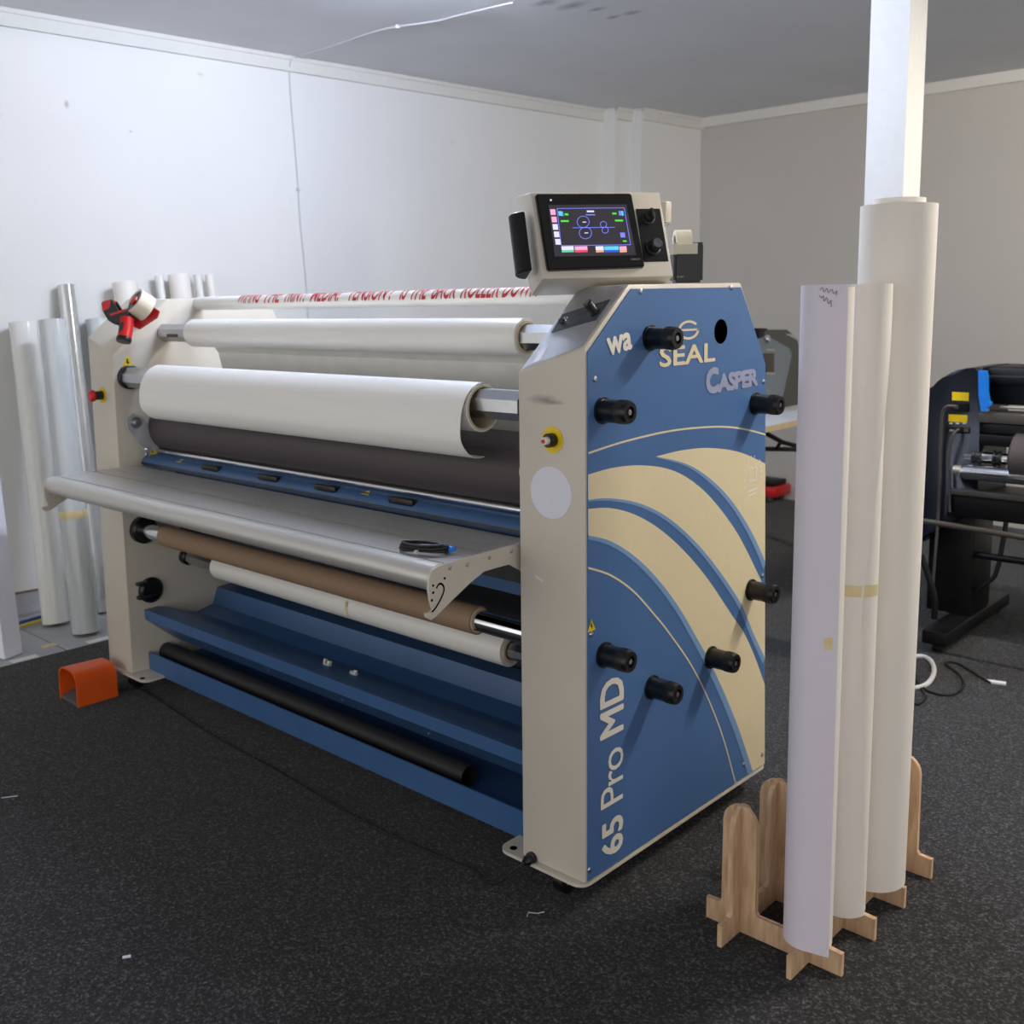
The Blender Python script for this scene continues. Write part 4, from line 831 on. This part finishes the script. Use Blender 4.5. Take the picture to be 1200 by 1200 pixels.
bm = B(); sweep(bm, [pr(cp(560, 530), PY-.02), pr(cp(480, 520), PY-.035), pr(cp(435, 570), PY-.03), pr(cp(425, 700), PY-.02), pr(cp(415, 950), PY-.015), pr(cp(408, 1400), PY-.015), pr((1092, 700), PY-.015)], .006, 8, 2); obj('power_lead', bm, 'printer_grey', PT)
bm = B(); sweep(bm, [pr(cp(590, 745), PY-.012), pr(cp(550, 765), PY-.03), pr(cp(515, 860), PY-.03), pr(cp(498, 1000), PY-.02), pr(cp(500, 1300), PY-.02), pr((1113, 600), PY-.02)], .005, 8, 2); obj('data_lead', bm, 'printer_grey', PT)
def pbar(name, z0, z1, y0, y1, m, x0=XR-.01, bev=.004): bm = B(); box(bm, (x0, y0, z0), (XE, y1, z1), bev); return obj(name, bm, m, PT)
zt0, zt1 = pz((1150, 475)), pz((1150, 431))
pbar('top_cover', zt0, zt1, PY+.06, PY+.34, 'printer_black', bev=.012); pbar('top_rail', pz((1150, 450)), pz((1150, 440)), PY+.03, PY+.08, 'printer_black'); pbar('feed_bar', pz((1160, 479)), pz((1160, 476)), PY+.03, PY+.045, 'label_silver', x0=pr((1168, 477)).x)
pbar('platen', pz((1150, 495)), pz((1150, 483)), PY-.01, PY+.12, 'printer_grey'); pbar('platen_front', pz((1150, 508)), pz((1150, 496)), PY+.02, PY+.12, 'dark_steel'); pbar('lower_beam', pz((1150, 522)), pz((1150, 509)), PY+.0, PY+.1, 'printer_black')
pq('side_bracket', [cp(735, 745), cp(830, 800), cp(800, 950), cp(650, 1010), cp(660, 900)], -.05, -.02, 'printer_black', PT)
LV = [cp(795, 190), cp(862, 195), cp(872, 260), cp(872, 385), cp(888, 480), cp(908, 490), cp(905, 520), cp(872, 530), cp(876, 568), cp(822, 572), cp(798, 420)]
lab(pq('load_lever', LV, 0, .03, 'blue_plastic', PT, PY+.0), 'bright blue loading lever')
a = pr(cp(790, 1012)); bm = B(); cyl(bm, (a.x-.06, PY+.02, a.z), (XE, PY+.02, a.z), .022, n=24); obj('media_spindle', bm, 'chrome', PT)
for px, r, L in ((cp(755, 1010), .03, .035), (cp(945, 1018), .031, .03)):
    q = pr(px); bm = B(); lathe(bm, (q.x-L/2, PY+.02, a.z), EX, [(0, r), (L*.3, r), (L*.35, r*.85), (L*.65, r*.85), (L*.7, r), (L, r)], 24); obj('spindle_flange', bm, 'black_plastic', PT)
q = pr(cp(1085, 1000)); bm = B(); lathe(bm, (q.x, PY+.02, a.z+.01), EX, [(0, .075), (.01, .095), (.9, .095)], 36); obj('media_roll', bm, 'black_rubber', PT)
a2 = pr(cp(640, 1120)); bm = B(); lathe(bm, (a2.x, PY-.03, a2.z-.004), EX, [(0, .022), (.015, .03), (1.6, .03)], 28); obj('guide_tube', bm, 'chrome', PT)
bm = B(); lathe(bm, (pr(cp(570, 1110)).x, PY-.03, a2.z), EX, [(0, .018), (.03, .018), (.035, .012), (.06, .012)], 20); obj('guide_bush', bm, 'label_silver', PT)
pbar('tray_edge', pz((1130, 580)), pz((1130, 573)), PY-.02, PY+.05, 'printer_grey', x0=pr((1114, 575)).x); pbar('tray_panel', pz((1130, 606)), pz((1130, 580)), PY-.01, PY+.32, 'printer_black', x0=pr((1110, 600)).x)
# legs, feet and bars
lx0, lx1 = pr((1085, 690)).x-.02, pr((1132, 690)).x
bm = B(); box(bm, (lx0, PY+.06, .09), (lx1, PY+.30, pz((1130, 600))), .01); obj('leg', bm, 'printer_black', PT)
fx0, fx1 = on((1100, 775), 2, 0).x-.05, on((1100, 775), 2, 0).x+.03
bm = B(); box(bm, (lx1-.085, 2.28, .035), (lx1+.01, 3.04, .09), .006); FO = obj('foot', bm, 'printer_black', PT)
for y in (2.32, 3.0): bm = B(); cyl(bm, (lx1-.05, y, .018), (lx1-.02, y, .018), .018, n=18); obj('foot_wheel', bm, 'black_plastic', PT)
bm = B(); box(bm, (XE-.1, PY+.06, 0), (XE-.02, PY+.3, .7), .01); obj('leg', bm, 'navy', PT)
p0_, p1_ = pr((1085, 611), PY-.25), pr((1200, 630), PY-.25); bm = B(); d = (p1_-p0_); cyl(bm, p0_-d*.3, p0_+d*4, .011, n=16); obj('catch_bar', bm, 'printer_grey', PT)
p0_, p1_ = pr((1110, 645), PY+.1), pr((1200, 655), PY+.1); bm = B(); z_ = p0_.z; cyl(bm, (p0_.x, PY+.1, z_), (XE, PY+.1, z_), .014, n=16); obj('cross_bar', bm, 'printer_black', PT)
bm = B(); sweep(bm, [pr(p, PY+.1) for p in ((1179, 612), (1176, 632), (1168, 672), (1162, 680), (1136, 697), (1131, 703), (1130, 712))], .009, 10, 1); obj('catch_frame', bm, 'dark_steel', PT)
bm = B(); sweep(bm, [pr(p, PY-.2) for p in ((1079, 650), (1088, 675), (1096, 700), (1095, 725))], .012, 10, 1); obj('brace', bm, 'printer_black', PT)
# leads on the floor
bm = B(); sweep(bm, [on(p, 2, .006) for p in ((1060, 772), (1078, 768), (1090, 772), (1096, 785), (1090, 800), (1078, 806), (1062, 806))], .009, 8, 2); tag(obj('floor_lead', bm, 'cable_white'), 'thick white cable looped on the carpet by the printer foot', 'cable')
bm = B(); sweep(bm, [on(p, 2, .005) for p in ((1160, 800), (1140, 788), (1122, 776), (1104, 776), (1126, 790), (1131, 805), (1118, 815), (1098, 814), (1080, 806), (1070, 790), (1062, 815), (1074, 828), (1086, 818), (1080, 806), (1070, 800))], .0045, 8, 2); tag(obj('floor_lead', bm, 'cable_black'), 'thin black cable snaking over the carpet to a white tag', 'cable')
bm = B(); a = on((1157, 799), 2, 0); b_ = on((1179, 802), 2, 0); d = (b_-a); s = V((-d.y, d.x, 0)).normalized()*.012; prism(bm, [a-s, b_-s, b_+s, a+s], [q+EZ*.006 for q in (a-s, b_-s, b_+s, a+s)]); tag(obj('floor_tag', bm, 'white_sticker'), 'small white plastic tag on the carpet', 'tag')

# ================================================================== BACK DESK WITH CUTTER, DOLLY
DZ = .78; d0 = on((898, 500), 2, DZ); d1 = on((935, 492), 2, DZ)
fy = d0.y
DK = thing('desk', (-1.9, fy+.35, 0), 'white desk with a plywood edge behind the laminator', 'desk')
bm = B(); dd = (d1-d0).normalized(); nd = V((-dd.y, dd.x, 0)); e0 = d0-dd*1.2; e1 = d0+dd*.9; Q = [e0, e1, e1+nd*.75, e0+nd*.75]
prism(bm, [q-EZ*.028 for q in Q], [q-EZ*.001 for q in Q]); obj('top', bm, 'desk_edge', DK)
bm = B(); prism(bm, [q+nd*.001*(1 if i < 2 else -1)-EZ*.001 for i, q in enumerate(Q)], [q+EZ*.002 for q in Q]); obj('laminate', bm, 'desk_top', DK)
for s in (.1, 2.0):
    for k in (.1, .65): q = e0+dd*s+nd*k; bm = B(); box(bm, (q.x-.02, q.y-.02, 0), (q.x+.02, q.y+.02, DZ-.028)); obj('leg', bm, 'printer_black', DK)
pb = lambda x, y: (890+x/7.5, 370+y/7.5)
q0 = onpl(pb(40, 1170), e0+nd*.2, nd); q1 = onpl(pb(320, 1175), e0+nd*.2, nd); bm = B(); cyl(bm, q0-(q1-q0)*2, q1+(q1-q0)*2, .012, n=12); obj('cross_bar', bm, 'printer_black', DK)
q0 = onpl(pb(60, 1035), e0+nd*.15, nd); q1 = onpl(pb(200, 1110), e0+nd*.15, nd); q2 = onpl(pb(310, 1140), e0+nd*.15, nd); bm = B(); sweep(bm, [q0, q1, q2], .012, 10, 0); sweep(bm, [q1+EZ*.01, q1-EZ*.02-CR*.02, q1-EZ*.04-CR*.03], .01, 8, 0); obj('folding_strut', bm, 'printer_black', DK)
CT = None
pc = lambda px, k=.25: onpl(pb(*px), e0+nd*k, nd)
CTt = thing('bench_cutter', pc((180, 690)), 'grey bench machine with a slanted side on the white desk', 'machine')
Q = [(0, 120), (110, 200), (265, 288), (285, 345), (180, 706), (0, 706)]
bm = B(); A = [pc(q) for q in Q]; A = [V((p.x, p.y, max(p.z, DZ+.0025))) for p in A]; A[4].z = A[5].z = DZ+.0025; A = [A[0]-dd*.3]+A[1:5]+[A[5]-dd*.3]; prism(bm, A, [q+nd*.04 for q in A]); obj('side_plate', bm, 'cutter_grey', CTt)
Q = [(0, 118), (240, 122), (330, 195), (345, 260), (345, 700), (185, 700)]; A = [pc(q, .30) for q in Q]; A = [V((p.x, p.y, max(p.z, DZ+.0025))) for p in A]; A[4].z = A[5].z = DZ+.0025; A[0] = A[0]-dd*.3; bm = B(); prism(bm, A, [q+nd*.25 for q in A]); obj('body', bm, 'cutter_dark', CTt)
bm = B(); A = [pc(q, .248) for q in ((35, 330), (132, 330), (130, 495), (55, 495))]; prism(bm, A, [q+nd*.004 for q in A]); obj('window', bm, 'smoke_glass', CTt)
bm = B(); c = pc((63, 205), .245); lathe(bm, c, -nd, [(0, .022), (.01, .022), (.016, .014)], 20); obj('knob', bm, 'chrome', CTt)
bm = B(); A = [pc(q, .22) for q in ((0, 108), (70, 112), (70, 128), (45, 135), (40, 180), (0, 200))]; prism(bm, A, [q+nd*.03 for q in A]); obj('clamp', bm, 'printer_black', CTt)
for y in (300, 508): bm = B(); A = [pc(q, .2475) for q in ((60, y-10), (135, y-6), (135, y+10), (60, y+6))]; flat(bm, A); obj('label_strip', bm, 'label_silver', CTt)
bm = B(); A = [pc(q, .299) for q in ((225, 160), (300, 165), (335, 200), (330, 215), (290, 190))]; flat(bm, A); obj('chrome_edge', bm, 'chrome', CTt)
# paper on the desk
q0 = on(pb(150, 800), 2, DZ+.003); bm = B(); box(bm, (q0.x-.05, q0.y-.02, DZ+.0022), (q0.x+.3, q0.y+.2, DZ+.004)); tag(obj('paper_sheet', bm, 'white_sticker'), 'pale paper sheets on the desk under the knob', 'paper')
dq = on((905, 590), 2, 0)
DL = thing('dolly', dq, 'red and black wheeled tool dolly on the floor under the desk', 'dolly'); sd_ = (dq-CL).dot(CF)/FPX
bm = B(); a = dq+EZ*.03; box(bm, (a.x-.26, a.y-.02, .045), (a.x+.035, a.y+.2, .115), .01); obj('tray', bm, 'red', DL)
bm = B(); box(bm, (a.x-.26, a.y-.01, .115), (a.x+.01, a.y+.18, .15), .008); obj('load', bm, 'printer_black', DL)
for x in (-.22, -.02):
    for y in (.01, .16): bm = B(); cyl(bm, (a.x+x-.012, a.y+y, .022), (a.x+x+.012, a.y+y, .022), .022, n=18); obj('wheel', bm, 'printer_grey', DL)
# bits of litter on the carpet
for px, sz, m, L in (((628, 1074), .02, 'cable_white', 'tiny bent staple-like wire scrap on the carpet below the near cabinet'), ((148, 1122), .008, 'white_sticker', 'tiny pale scrap on the open carpet'), ((10, 935), .02, 'white_sticker', 'thin white thread on the carpet near the foot pedal')):
    c = on(px, 2, .004); bm = B(); sweep(bm, [c-CR*sz, c-CR*sz*.8+fwd*sz*.8, c+CR*sz*.2+fwd*sz*.6, c+CR*sz+fwd*sz*.9] if sz == .02 and m == 'cable_white' else [c-CR*sz, c+CR*sz+fwd*sz*.6], .0012 if sz > .01 else .003, 6, 0); tag(obj('litter_scrap', bm, m), L, 'litter')
bpy.context.view_layer.update()
